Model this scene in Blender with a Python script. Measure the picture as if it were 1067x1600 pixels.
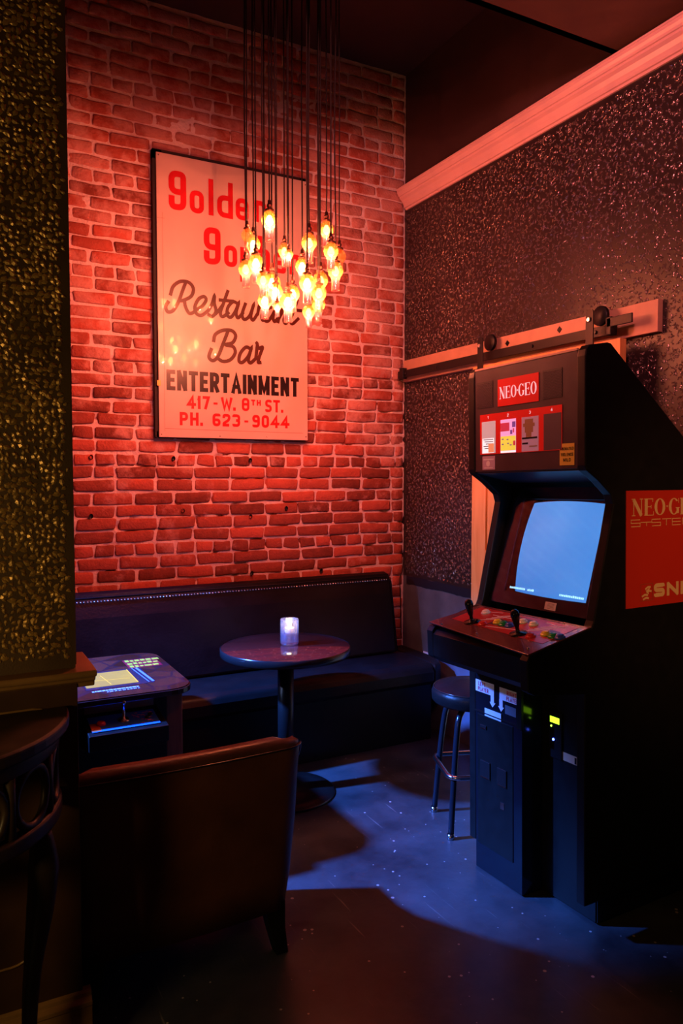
import bpy, bmesh, math, random
from math import sin, cos, pi, radians, hypot, atan2
from mathutils import Vector, Matrix, noise
random.seed(7)
S = bpy.context.scene
COL = S.collection
for o in list(bpy.data.objects): bpy.data.objects.remove(o)

# ------------------------------------------------------------------ camera
XR, YB, CEIL = 2.556, 3.98, 3.92          # right wall, brick wall, recess ceiling
cd = bpy.data.cameras.new('camera'); cam = bpy.data.objects.new('camera', cd); COL.objects.link(cam)
cd.sensor_fit = 'HORIZONTAL'; cd.sensor_width = 36; cd.lens = 36*1180/1067
cd.clip_start = .05
cam.location = (0, 0, 1.5); cam.rotation_euler = (pi/2-math.atan(58/1180), 0, radians(-28))
S.camera = cam

# ------------------------------------------------------------------ world, lights, exposure
w = bpy.data.worlds.new('world'); S.world = w; w.use_nodes = True
w.node_tree.nodes['Background'].inputs[0].default_value = (.30, .10, .07, 1)
w.node_tree.nodes['Background'].inputs[1].default_value = .012
S.view_settings.view_transform = 'Standard'; S.view_settings.look = 'None'
S.view_settings.exposure = 1; S.view_settings.gamma = 1; S.view_settings.use_curve_mapping = False

def light(name, kind, loc, target, energy, color, **kw):
    l = bpy.data.lights.new(name, kind); l.energy = energy; l.color = color
    for k, v in kw.items(): setattr(l, k, v)
    o = bpy.data.objects.new(name, l); COL.objects.link(o); o.location = loc
    if target is not None:
        o.rotation_euler = (Vector(target)-Vector(loc)).to_track_quat('-Z', 'Y').to_euler()
    return o
# blue spot on the far left of the room, behind the partition
light('blue_spot', 'SPOT', (-.95, 3.55, 2.45), (1.62, 2.92, 0), 1750, (.05, .20, 1), spot_size=radians(39), spot_blend=.75, shadow_soft_size=.07)
light('cool_fill', 'SPOT', (-1.2, 3.35, 2.0), (2.35, 2.95, .82), 90, (.38, .52, 1), spot_size=radians(32), spot_blend=.8, shadow_soft_size=.06)  # added pale blue fill for the right wall, not a fixture of the room
# red stage lamps under the ceiling
light('red_spot', 'SPOT', (1.2, .9, 2.75), (1.1, 3.98, 1.85), 105, (1, .12, .085), spot_size=radians(68), spot_blend=1, shadow_soft_size=.12)
light('red_spot', 'SPOT', (.75, .9, 3.1), (2.55, 2.9, 2.7), 72, (1, .24, .25), spot_size=radians(90), spot_blend=1, shadow_soft_size=.12)
# dim amber lamp left of the view
light('amber_lamp', 'POINT', (-.75, .9, 1.15), None, 11.0, (1, .60, .20), shadow_soft_size=.10)
light('red_floor_spot', 'SPOT', (.9, .2, 2.9), (1.25, 1.3, 0), 1.5, (1, .16, .06), spot_size=radians(60), spot_blend=1, shadow_soft_size=.1)
light('side_art_fill', 'SPOT', (1.7, -.9, 2.2), (2.35, 1.72, 1.2), 60, (1, .40, .16), spot_size=radians(30), spot_blend=1, shadow_soft_size=.1)  # added warm fill, aimed only at the arcade cabinet's near side to brighten it

# ------------------------------------------------------------------ materials
def M(name, color=(.5,.5,.5), rough=.5, metal=0, spec=.5, emit=None, es=0, coat=0, noise_amt=0, noise_scale=8, bump=0, bump_scale=60, trans=0, ior=1.45):
    m = bpy.data.materials.new(name); m.use_nodes = True
    nt = m.node_tree; b = nt.nodes['Principled BSDF']
    c = tuple(color)+(1,)
    b.inputs['Base Color'].default_value = c; b.inputs['Roughness'].default_value = rough
    b.inputs['Metallic'].default_value = metal; b.inputs['Specular IOR Level'].default_value = spec
    b.inputs['Coat Weight'].default_value = coat; b.inputs['Coat Roughness'].default_value = .02
    b.inputs['Transmission Weight'].default_value = trans; b.inputs['IOR'].default_value = ior
    if emit: b.inputs['Emission Color'].default_value = tuple(emit)+(1,); b.inputs['Emission Strength'].default_value = es
    if noise_amt or bump:
        tc = nt.nodes.new('ShaderNodeTexCoord')
    if noise_amt:
        n = nt.nodes.new('ShaderNodeTexNoise'); n.inputs['Scale'].default_value = noise_scale; n.inputs['Detail'].default_value = 6
        nt.links.new(tc.outputs['Object'], n.inputs['Vector'])
        r = nt.nodes.new('ShaderNodeMapRange'); r.inputs[1].default_value = .3; r.inputs[2].default_value = .7
        r.inputs[3].default_value = 1-noise_amt; r.inputs[4].default_value = 1+noise_amt
        nt.links.new(n.outputs['Fac'], r.inputs[0])
        mx = nt.nodes.new('ShaderNodeVectorMath'); mx.operation = 'SCALE'; mx.inputs[0].default_value = color
        nt.links.new(r.outputs[0], mx.inputs['Scale']); nt.links.new(mx.outputs[0], b.inputs['Base Color'])
        r2 = nt.nodes.new('ShaderNodeMapRange'); r2.inputs[3].default_value = max(.02, rough*.8); r2.inputs[4].default_value = min(1, rough*1.25)
        nt.links.new(n.outputs['Fac'], r2.inputs[0]); nt.links.new(r2.outputs[0], b.inputs['Roughness'])
    if bump:
        n = nt.nodes.new('ShaderNodeTexNoise'); n.inputs['Scale'].default_value = bump_scale; n.inputs['Detail'].default_value = 4
        nt.links.new(tc.outputs['Object'], n.inputs['Vector'])
        bp = nt.nodes.new('ShaderNodeBump'); bp.inputs['Strength'].default_value = bump; bp.inputs['Distance'].default_value = .004
        nt.links.new(n.outputs['Fac'], bp.inputs['Height']); nt.links.new(bp.outputs[0], b.inputs['Normal'])
    return m

def brick_material(name, red, plaster, base_fac, bumpy):
    m = M(name, red, .85); nt = m.node_tree; N = nt.nodes; L = nt.links; b = N['Principled BSDF']
    b.inputs['Specular IOR Level'].default_value = .25
    geo = N.new('ShaderNodeNewGeometry'); oi = N.new('ShaderNodeObjectInfo')
    sx = N.new('ShaderNodeSeparateXYZ'); L.new(geo.outputs['Position'], sx.inputs[0])
    n1 = N.new('ShaderNodeTexNoise'); n1.inputs['Scale'].default_value = 4.2; n1.inputs['Detail'].default_value = 9; n1.inputs['Roughness'].default_value = .68
    L.new(geo.outputs['Position'], n1.inputs['Vector'])
    n2 = N.new('ShaderNodeTexNoise'); n2.inputs['Scale'].default_value = 26; n2.inputs['Detail'].default_value = 6
    L.new(geo.outputs['Position'], n2.inputs['Vector'])
    zr = N.new('ShaderNodeMapRange'); zr.inputs[1].default_value = 1.35; zr.inputs[2].default_value = 1.9; zr.inputs[3].default_value = 0; zr.inputs[4].default_value = 1
    L.new(sx.outputs['Z'], zr.inputs[0])
    # plaster haze = noise + height of the old smear line
    a = N.new('ShaderNodeMath'); a.operation = 'MULTIPLY_ADD'; L.new(zr.outputs[0], a.inputs[0]); a.inputs[1].default_value = .16; L.new(n1.outputs['Fac'], a.inputs[2])
    a2 = N.new('ShaderNodeMath'); a2.operation = 'MULTIPLY_ADD'; L.new(n2.outputs['Fac'], a2.inputs[0]); a2.inputs[1].default_value = .22; L.new(a.outputs[0], a2.inputs[2])
    rr = N.new('ShaderNodeMapRange'); rr.inputs[1].default_value = .70; rr.inputs[2].default_value = .84; rr.inputs[3].default_value = base_fac; rr.inputs[4].default_value = max(.72, base_fac)
    L.new(a2.outputs[0], rr.inputs[0])
    # each brick its own tone
    tone = N.new('ShaderNodeMapRange'); tone.inputs[3].default_value = .5; tone.inputs[4].default_value = 1.4; L.new(oi.outputs['Random'], tone.inputs[0])
    t2 = N.new('ShaderNodeMath'); t2.operation = 'MULTIPLY_ADD'; L.new(n2.outputs['Fac'], t2.inputs[0]); t2.inputs[1].default_value = .6
    t3 = N.new('ShaderNodeMath'); t3.operation = 'SUBTRACT'; L.new(tone.outputs[0], t3.inputs[0]); t3.inputs[1].default_value = .3; L.new(t3.outputs[0], t2.inputs[2])
    sc = N.new('ShaderNodeVectorMath'); sc.operation = 'SCALE'; sc.inputs[0].default_value = red; L.new(t2.outputs[0], sc.inputs['Scale'])
    mx = N.new('ShaderNodeMix'); mx.data_type = 'RGBA'; L.new(rr.outputs[0], mx.inputs[0]); L.new(sc.outputs[0], mx.inputs[6]); mx.inputs[7].default_value = tuple(plaster)+(1,)
    L.new(mx.outputs[2], b.inputs['Base Color'])
    n3 = N.new('ShaderNodeTexNoise'); n3.inputs['Scale'].default_value = 85; n3.inputs['Detail'].default_value = 6
    L.new(geo.outputs['Position'], n3.inputs['Vector'])
    bp = N.new('ShaderNodeBump'); bp.inputs['Strength'].default_value = bumpy; bp.inputs['Distance'].default_value = .006
    L.new(n3.outputs['Fac'], bp.inputs['Height']); L.new(bp.outputs[0], b.inputs['Normal'])
    return m
m_brick = brick_material('brick_clay', (.38, .080, .050), (.62, .32, .28), .03, .9)
m_mortar = brick_material('lime_mortar', (.66, .45, .44), (.88, .70, .69), .5, 1.0)
m_upper = M('dark_painted_plaster', (.055, .022, .02), .7, noise_amt=.25, noise_scale=3)
m_ceil = M('dark_ceiling', (.05, .022, .02), .8, noise_amt=.2, noise_scale=2)
m_soffit = M('soffit_paint', (.13, .055, .04), .75, noise_amt=.2, noise_scale=2)
m_crown = M('cream_gloss_paint', (.82, .50, .46), .28, bump=.15, bump_scale=20)
m_wp = M('dark_wallpaper', (.030, .020, .021), .36, bump=.08, bump_scale=120, noise_amt=.25, noise_scale=5)
m_wp_leaf = M('silver_leaf_relief', (.28, .20, .19), .24, metal=.75)
m_pil = M('brown_wallpaper', (.060, .034, .012), .5, bump=.2, bump_scale=200, noise_amt=.25, noise_scale=7)
m_pil_leaf = M('gold_leaf_relief', (.38, .235, .065), .36, metal=.45, noise_amt=.35, noise_scale=9)
m_lower = M('grey_blue_paint', (.10, .105, .15), .6, bump=.3, bump_scale=40, noise_amt=.2, noise_scale=9)
m_strip = M('blue_black_paint', (.012, .014, .03), .5)
m_ledge = M('bronze_varnished_wood', (.20, .11, .035), .3, noise_amt=.25, noise_scale=12)
m_wains = M('dark_panel_wood', (.045, .020, .009), .42, noise_amt=.35, noise_scale=6)
m_wood_dark = M('dark_carved_wood', (.020, .011, .005), .45, noise_amt=.4, noise_scale=14)
m_black = M('black_laminate', (.006, .006, .007), .42, spec=.28, noise_amt=.15, noise_scale=20)
m_black_metal = M('black_metal', (.012, .012, .013), .32, metal=.3)
m_rubber = M('black_edge_molding', (.012, .012, .014), .22)
m_chrome = M('dull_chrome', (.5, .5, .52), .2, metal=1)
m_leather = M('black_leather', (.008, .007, .008), .38, spec=.2, bump=.25, bump_scale=70, noise_amt=.2)
m_brown_leather = M('oxblood_brown_leather', (.085, .030, .017), .40, bump=.22, bump_scale=90, noise_amt=.25, noise_scale=7)
m_nail = M('nickel_nailhead', (.85, .82, .78), .22, metal=1)
m_rail = M('black_iron', (.018, .016, .018), .45, metal=.4, bump=.1)
m_iron_red = M('board_wood', (.62, .36, .25), .5, noise_amt=.08, noise_scale=14)
m_white = M('white_plastic', (.75, .78, .8), .4)
m_paper = M('white_paper', (.72, .72, .78), .6)
m_cord = M('black_cloth_cord', (.012, .006, .005), .7)

def wood_mat(name, c1, c2, axis_scale):
    m = M(name, c1, .45); nt = m.node_tree; N = nt.nodes; L = nt.links
    tc = N.new('ShaderNodeTexCoord'); mp = N.new('ShaderNodeMapping'); mp.inputs['Scale'].default_value = axis_scale
    L.new(tc.outputs['Object'], mp.inputs[0])
    n = N.new('ShaderNodeTexNoise'); n.inputs['Scale'].default_value = 5; n.inputs['Detail'].default_value = 6; n.inputs['Distortion'].default_value = 1.2
    L.new(mp.outputs[0], n.inputs['Vector'])
    r = N.new('ShaderNodeValToRGB'); r.color_ramp.elements[0].position = .35; r.color_ramp.elements[1].position = .65
    r.color_ramp.elements[0].color = tuple(c1)+(1,); r.color_ramp.elements[1].color = tuple(c2)+(1,)
    L.new(n.outputs['Fac'], r.inputs[0]); L.new(r.outputs[0], N['Principled BSDF'].inputs['Base Color'])
    return m
m_door = wood_mat('orange_pine', (.85, .36, .10), (.95, .48, .16), (14, 14, .7))
m_cheek = wood_mat('brown_veneer', (.13, .06, .03), (.19, .09, .04), (14, 14, .7))

def floor_material():
    m = M('dark_sealed_concrete', (.03, .03, .035), .3); nt = m.node_tree; N = nt.nodes; L = nt.links; b = N['Principled BSDF']
    tc = N.new('ShaderNodeTexCoord')
    n = N.new('ShaderNodeTexNoise'); n.inputs['Scale'].default_value = 2.2; n.inputs['Detail'].default_value = 9; n.inputs['Roughness'].default_value = .65
    L.new(tc.outputs['Object'], n.inputs['Vector'])
    r = N.new('ShaderNodeValToRGB'); e = r.color_ramp.elements
    e[0].position = .35; e[0].color = (.018, .021, .026, 1); e[1].position = .7; e[1].color = (.066, .072, .082, 1)
    L.new(n.outputs['Fac'], r.inputs[0])
    # pale paint flecks and scuffs
    v = N.new('ShaderNodeTexVoronoi'); v.inputs['Scale'].default_value = 24; v.inputs['Randomness'].default_value = 1
    L.new(tc.outputs['Object'], v.inputs['Vector'])
    n2 = N.new('ShaderNodeTexNoise'); n2.inputs['Scale'].default_value = 11; L.new(tc.outputs['Object'], n2.inputs['Vector'])
    t = N.new('ShaderNodeMapRange'); t.inputs[1].default_value = .38; t.inputs[2].default_value = .70; t.inputs[3].default_value = 0; t.inputs[4].default_value = .16; L.new(n2.outputs['Fac'], t.inputs[0])
    lt = N.new('ShaderNodeMath'); lt.operation = 'LESS_THAN'; L.new(v.outputs['Distance'], lt.inputs[0]); L.new(t.outputs[0], lt.inputs[1])
    mp = N.new('ShaderNodeMapping'); mp.inputs['Scale'].default_value = (60, 3, 1); mp.inputs['Rotation'].default_value = (0, 0, .7); L.new(tc.outputs['Object'], mp.inputs[0])
    n3 = N.new('ShaderNodeTexNoise'); n3.inputs['Scale'].default_value = 1; n3.inputs['Detail'].default_value = 5; L.new(mp.outputs[0], n3.inputs['Vector'])
    g = N.new('ShaderNodeMapRange'); g.inputs[1].default_value = .66; g.inputs[2].default_value = .76; g.inputs[4].default_value = .45; L.new(n3.outputs['Fac'], g.inputs[0])
    ad = N.new('ShaderNodeMath'); ad.operation = 'MAXIMUM'; L.new(lt.outputs[0], ad.inputs[0]); L.new(g.outputs[0], ad.inputs[1])
    mx = N.new('ShaderNodeMix'); mx.data_type = 'RGBA'; L.new(ad.outputs[0], mx.inputs[0]); L.new(r.outputs[0], mx.inputs[6]); mx.inputs[7].default_value = (.42, .38, .36, 1)
    L.new(mx.outputs[2], b.inputs['Base Color'])
    rr = N.new('ShaderNodeMapRange'); rr.inputs[3].default_value = .22; rr.inputs[4].default_value = .5; L.new(n.outputs['Fac'], rr.inputs[0]); L.new(rr.outputs[0], b.inputs['Roughness'])
    n4 = N.new('ShaderNodeTexNoise'); n4.inputs['Scale'].default_value = 30; n4.inputs['Detail'].default_value = 5; L.new(tc.outputs['Object'], n4.inputs['Vector'])
    bp = N.new('ShaderNodeBump'); bp.inputs['Strength'].default_value = .25; bp.inputs['Distance'].default_value = .004; L.new(n4.outputs['Fac'], bp.inputs['Height']); L.new(bp.outputs[0], b.inputs['Normal'])
    return m
m_floor = floor_material()

def glassy(name, tint, gloss=.12, translucent=0, tl_color=(1, .7, .3)):
    """thin glass: clear film + reflection (+ a frosted share)"""
    m = bpy.data.materials.new(name); m.use_nodes = True; nt = m.node_tree; N = nt.nodes; L = nt.links
    N.remove(N['Principled BSDF']); out = N['Material Output']
    tr = N.new('ShaderNodeBsdfTransparent'); tr.inputs[0].default_value = tuple(tint)+(1,)
    gl = N.new('ShaderNodeBsdfGlossy'); gl.inputs['Roughness'].default_value = .06; gl.inputs[0].default_value = (1, 1, 1, 1)
    lw = N.new('ShaderNodeLayerWeight'); lw.inputs[0].default_value = .35
    mr = N.new('ShaderNodeMapRange'); mr.inputs[3].default_value = gloss*.35; mr.inputs[4].default_value = min(1, gloss*5); L.new(lw.outputs['Facing'], mr.inputs[0])
    mx = N.new('ShaderNodeMixShader'); L.new(mr.outputs[0], mx.inputs[0]); L.new(tr.outputs[0], mx.inputs[1]); L.new(gl.outputs[0], mx.inputs[2])
    last = mx
    if translucent:
        tl = N.new('ShaderNodeBsdfTranslucent'); tl.inputs[0].default_value = tuple(tl_color)+(1,)
        df = N.new('ShaderNodeBsdfDiffuse'); df.inputs[0].default_value = tuple(tl_color)+(1,)
        m1 = N.new('ShaderNodeMixShader'); m1.inputs[0].default_value = .3; L.new(tl.outputs[0], m1.inputs[1]); L.new(df.outputs[0], m1.inputs[2])
        m2 = N.new('ShaderNodeMixShader'); m2.inputs[0].default_value = translucent; L.new(mx.outputs[0], m2.inputs[1]); L.new(m1.outputs[0], m2.inputs[2]); last = m2
    L.new(last.outputs[0], out.inputs[0]); return m
m_globe = glassy('pendant_glass', (1, .86, .8), .12, .24, (1, .50, .10))
m_neck = glassy('clear_neck_glass', (1, .80, .82), .26, .04, (1, .45, .5))
m_tumbler = glassy('ribbed_clear_glass', (.92, .94, 1), .30, .07, (.75, .82, 1))
m_pane = glassy('screen_glass', (.86, .86, .9), .035)

def emat(name, color, strength):
    m = bpy.data.materials.new(name); m.use_nodes = True; b = m.node_tree.nodes['Principled BSDF']
    b.inputs['Base Color'].default_value = tuple(c*.5 for c in color)+(1,); b.inputs['Emission Color'].default_value = tuple(color)+(1,); b.inputs['Emission Strength'].default_value = strength
    return m

# ------------------------------------------------------------------ mesh builder
class MB:
    def __init__(s): s.v = []; s.f = []; s.sm = []
    def add(s, vs, fs, smooth=False):
        n = len(s.v); s.v += [tuple(v) for v in vs]
        for f in fs: s.f.append(tuple(i+n for i in f)); s.sm.append(smooth)
        return s
    def box(s, x0, x1, y0, y1, z0, z1, mat=None):
        vs = [Vector(p) for p in ((x0,y0,z0),(x1,y0,z0),(x1,y1,z0),(x0,y1,z0),(x0,y0,z1),(x1,y0,z1),(x1,y1,z1),(x0,y1,z1))]
        if mat is not None: vs = [mat @ v for v in vs]
        return s.add(vs, [(0,3,2,1),(4,5,6,7),(0,1,5,4),(1,2,6,5),(2,3,7,6),(3,0,4,7)])
    def prism(s, poly, axis, a, b, smooth=False):
        """polygon of 2-D points extruded along an axis from a to b"""
        n = len(poly)
        def P(p, t): return {'x': (t, p[0], p[1]), 'y': (p[0], t, p[1]), 'z': (p[0], p[1], t)}[axis]
        vs = [P(p, a) for p in poly]+[P(p, b) for p in poly]
        fs = [tuple(range(n))[::-1], tuple(range(n, 2*n))]
        s.add(vs, fs)
        k = len(s.v)-2*n
        for i in range(n):
            j = (i+1) % n; s.f.append((k+i, k+j, k+n+j, k+n+i)); s.sm.append(smooth)
        return s
    def lathe(s, prof, c=(0,0,0), seg=24, smooth=True, cap=True):
        vs = []; fs = []; n = len(prof)
        for i in range(seg):
            a = 2*pi*i/seg
            for r, z in prof: vs.append((c[0]+r*cos(a), c[1]+r*sin(a), c[2]+z))
        for i in range(seg):
            j = (i+1) % seg
            for k in range(n-1): fs.append((i*n+k, j*n+k, j*n+k+1, i*n+k+1))
        if cap:
            if prof[0][0] > 1e-5: fs.append(tuple(i*n for i in range(seg))[::-1])
            if prof[-1][0] > 1e-5: fs.append(tuple(i*n+n-1 for i in range(seg)))
        return s.add(vs, fs, smooth)
    def tube(s, pts, r, seg=8, closed=False):
        pts = [Vector(p) for p in pts]; n = len(pts); rs = r if isinstance(r, (list, tuple)) else [r]*n
        vs = []; up = None
        for i, p in enumerate(pts):
            if closed: d = pts[(i+1) % n]-pts[i-1]
            else: d = pts[min(i+1, n-1)]-pts[max(i-1, 0)]
            d.normalize()
            if up is None: up = Vector((0,0,1)) if abs(d.z) < .9 else Vector((1,0,0))
            a = d.cross(up); a = a.normalized() if a.length > 1e-5 else d.orthogonal().normalized()
            b = a.cross(d).normalized(); up = b
            for k in range(seg):
                t = 2*pi*k/seg; vs.append(p+a*cos(t)*rs[i]+b*sin(t)*rs[i])
        fs = []
        for i in range(n if closed else n-1):
            j = (i+1) % n
            for k in range(seg): l = (k+1) % seg; fs.append((i*seg+k, j*seg+k, j*seg+l, i*seg+l))
        if not closed: fs += [tuple(range(seg)), tuple(range((n-1)*seg, n*seg))[::-1]]
        return s.add(vs, fs, True)
    def sphere(s, c, r, seg=14, rings=8, sz=1):
        return s.lathe([(max(1e-6, r*sin(pi*i/rings)), -r*cos(pi*i/rings)*sz) for i in range(rings+1)], c, seg, cap=False)
    def mesh(s, name, mat):
        me = bpy.data.meshes.new(name); me.from_pydata(s.v, [], s.f)
        me.polygons.foreach_set('use_smooth', s.sm); me.materials.append(mat); me.update()
        bm = bmesh.new(); bm.from_mesh(me); bmesh.ops.recalc_face_normals(bm, faces=bm.faces); bm.to_mesh(me); bm.free()
        return me
    def build(s, name, mat, parent=None, bevel=0, seg=2, **kw):
        return link(name, s.mesh(name, mat), parent, bevel, seg, **kw)
def link(name, me, parent=None, bevel=0, seg=2, **kw):
    o = bpy.data.objects.new(name, me); COL.objects.link(o)
    if parent: o.parent = parent
    if bevel:
        b = o.modifiers.new('bevel', 'BEVEL'); b.width = bevel; b.segments = seg; b.limit_method = 'ANGLE'; b.angle_limit = radians(40)
    for k, v in kw.items(): o[k] = v
    return o
def thing(name, label, cat, loc=(0,0,0), rot=(0,0,0), group=None):
    o = bpy.data.objects.new(name, None); COL.objects.link(o); o.empty_display_size = .1
    o.location = loc; o.rotation_euler = rot; o['label'] = label; o['category'] = cat
    if group: o['group'] = group
    return o
def tag(o, label, cat, group=None):
    o['label'] = label; o['category'] = cat
    if group: o['group'] = group
    return o
def struct(o): o['kind'] = 'structure'; return o
def catmull(p, n=8, closed=False):
    p = [Vector(q) for q in p]; out = []; N = len(p)
    for i in range(N if closed else N-1):
        if closed: a, b, c, d = p[i-1], p[i], p[(i+1) % N], p[(i+2) % N]
        else: a, b, c, d = p[max(i-1, 0)], p[i], p[i+1], p[min(i+2, N-1)]
        for k in range(n):
            t = k/n; out.append(.5*((2*b)+(c-a)*t+(2*a-5*b+4*c-d)*t*t+(3*b-a-3*c+d)*t**3))
    if not closed: out.append(p[-1])
    return out
def rrect(x0, x1, y0, y1, r, n=5):
    out = []
    for cx, cy, a in ((x1-r, y0+r, -pi/2), (x1-r, y1-r, 0), (x0+r, y1-r, pi/2), (x0+r, y0+r, pi)):
        for k in range(n+1): t = a+pi/2*k/n; out.append((cx+r*cos(t), cy+r*sin(t)))
    return out

# ------------------------------------------------------------------ lettering: own stroke alphabet
def roundpoly(pts, r, closed=False, n=5):
    """polyline with rounded corners; a third member 0 keeps a corner sharp"""
    N = len(pts); out = []
    for i, p in enumerate(pts):
        q = Vector(p[:2]); rr = r if len(p) < 3 else r*p[2]
        if (not closed and i in (0, N-1)) or rr <= 0: out.append(q); continue
        a = Vector(pts[i-1][:2])-q; b = Vector(pts[(i+1) % N][:2])-q
        k = min(rr, a.length*.5, b.length*.5)
        A = q+a.normalized()*k; B = q+b.normalized()*k
        for j in range(n+1): t = j/n; out.append(A*(1-t)**2+q*2*t*(1-t)+B*t*t)
    return out
LIFT = [0]
def ribbon(mb, pts, w, place, closed=False, ext=0):
    LIFT[0] = (LIFT[0]+1) % 9
    pts = [Vector(p[:2]) for p in pts]; q = [pts[0]]
    for p in pts[1:]:
        if (p-q[-1]).length > 1e-6: q.append(p)
    pts = q; n = len(pts); L0 = LIFT[0]
    if n < 2: return
    if ext and not closed:
        pts[0] = pts[0]-(pts[1]-pts[0]).normalized()*ext; pts[-1] = pts[-1]+(pts[-1]-pts[-2]).normalized()*ext
    vs = []
    for i in range(n):
        d1 = (pts[i]-pts[i-1]) if (i or closed) else (pts[1]-pts[0])
        d2 = (pts[(i+1) % n]-pts[i]) if (i < n-1 or closed) else d1
        d1 = d1.normalized(); d2 = d2.normalized(); n1 = Vector((-d1.y, d1.x)); n2 = Vector((-d2.y, d2.x))
        m = n1+n2
        if m.length < 1e-4: m = n1
        LIFT[0] = L0+i*.10
        m = m.normalized(); k = min(1/max(.3, m.dot(n1)), 2.2)
        vs += [place(pts[i]+m*w/2*k), place(pts[i]-m*w/2*k)]
    fs = []
    for i in range(n if closed else n-1): j = (i+1) % n; fs.append((2*i, 2*j, 2*j+1, 2*i+1))
    mb.add(vs, fs); LIFT[0] = L0
G = {  # width, strokes: (points, closed)
 'A': (.62, [([(0,-.0),(.5,1.02),(1,0)], 0), ([(.2,.3),(.8,.3)], 0)]), 'E': (.5, [([(1,1,0),(0,1,0),(0,0,0),(1,0)], 0), ([(0,.51),(.85,.51)], 0)]),
 'N': (.58, [([(0,0),(0,1)], 0), ([(.03,1),(.97,0)], 0), ([(1,0),(1,1)], 0)]), 'T': (.54, [([(0,1),(1,1)], 0), ([(.5,1),(.5,0)], 0)]),
 'R': (.56, [([(0,0),(0,1,0),(1,1),(1,.47),(0,.47)], 0), ([(.5,.45),(1,0)], 0)]), 'I': (.2, [([(.5,0),(.5,1)], 0)]),
 'M': (.72, [([(0,0),(0,1)], 0), ([(0,1),(.5,.1),(1,1)], 0), ([(1,1),(1,0)], 0)]), 'P': (.54, [([(0,0),(0,1,0),(1,1),(1,.44),(0,.44)], 0)]),
 'H': (.56, [([(0,0),(0,1)], 0), ([(1,0),(1,1)], 0), ([(0,.5),(1,.5)], 0)]), 'W': (.8, [([(0,1),(.24,0),(.5,.85),(.76,0),(1,1)], 0)]),
 'S': (.52, [([(1,.84),(1,1),(0,1),(0,.52),(1,.48),(1,0),(0,0),(0,.16)], 0)]), 'L': (.46, [([(0,1),(0,0,0),(1,0)], 0)]),
 'F': (.48, [([(1,1),(0,1,0),(0,0)], 0), ([(0,.52),(.8,.52)], 0)]), 'Y': (.54, [([(0,1),(.5,.5),(1,1)], 0), ([(.5,.5),(.5,0)], 0)]),
 'G': (.55, [([(1,.75),(1,1),(0,1),(0,0),(1,0),(1,.48,0),(.55,.48)], 0)]), 'O': (.55, [([(0,0),(1,0),(1,1),(0,1)], 1)]),
 'C': (.52, [([(1,.75),(1,1),(0,1),(0,0),(1,0),(1,.25)], 0)]), 'D': (.55, [([(0,0,0),(1,0),(1,1),(0,1,0)], 1)]), 'V': (.56, [([(0,1),(.5,0),(1,1)], 0)]),
 'K': (.56, [([(0,0),(0,1)], 0), ([(1,1),(.1,.45)], 0), ([(.3,.55),(1,0)], 0)]), 'U': (.55, [([(0,1),(0,0),(1,0),(1,1)], 0)]),
 '0': (.54, [([(0,0),(1,0),(1,1),(0,1)], 1)]), '1': (.24, [([(.5,0),(.5,1)], 0), ([(.5,.98),(-.1,.82)], 0)]), '2': (.54, [([(0,.7),(0,1),(1,1),(1,.55),(0,.18),(0,0,0),(1,0)], 0)]),
 '3': (.54, [([(0,.84),(0,1),(1,1),(1,.5),(.45,.5)], 0), ([(.45,.5),(1,.5),(1,0),(0,0),(0,.16)], 0)]), '4': (.62, [([(.72,0),(.72,1,0),(0,.28,0),(1.05,.28)], 0)]),
 '6': (.54, [([(1,.86),(1,1),(0,1),(0,0),(1,0),(1,.50),(0,.50)], 0)]), '7': (.52, [([(0,1),(1,1,0),(.35,0)], 0)]),
 '8': (.54, [([(0,0),(1,0),(1,1),(0,1)], 1), ([(0,.52),(1,.52)], 0)]), '9': (.54, [([(0,.14),(0,0),(1,0),(1,1),(0,1),(0,.50),(1,.50)], 0)]),
 '-': (.3, [([(0,.45),(1,.45)], 0)]), '.': (.1, [([(.5,0),(.5,.04)], 0)]), ' ': (.3, []),
 'g': (.56, [([(1,.76),(1,1),(0,1),(0,.46),(1,.46)], 0), ([(1,.62),(1,0),(0,0),(0,.24)], 0)]),   # the sign's tall curled capital
 'o': (.56, [([(0,0),(1,0),(1,1),(0,1)], 1)]), 'l': (.12, [([(.5,0),(.5,1)], 0)]),
 'd': (.36, [([(0,0),(1,0,0),(1,.56,0),(0,.56)], 1), ([(1,0),(1,1)], 0)]), 'e': (.56, [([(0,.5,0),(1,.5,0),(1,1),(0,1),(0,0),(1,0),(1,.2)], 0)]),
 'n': (.56, [([(0,0),(0,1)], 0), ([(0,.8),(0,1),(1,1),(1,0)], 0)]), 'p': (.4, [([(0,0),(0,1)], 0), ([(0,.38,0),(1,.38),(1,1),(0,1,0)], 1)]),
 'h': (.4, [([(0,0),(0,1)], 0), ([(0,.4),(0,.58),(1,.58),(1,0)], 0)]), 'r': (.4, [([(0,0),(0,1)], 0), ([(0,.75),(.1,1),(1,1),(1,.8)], 0)]),
}
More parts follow.
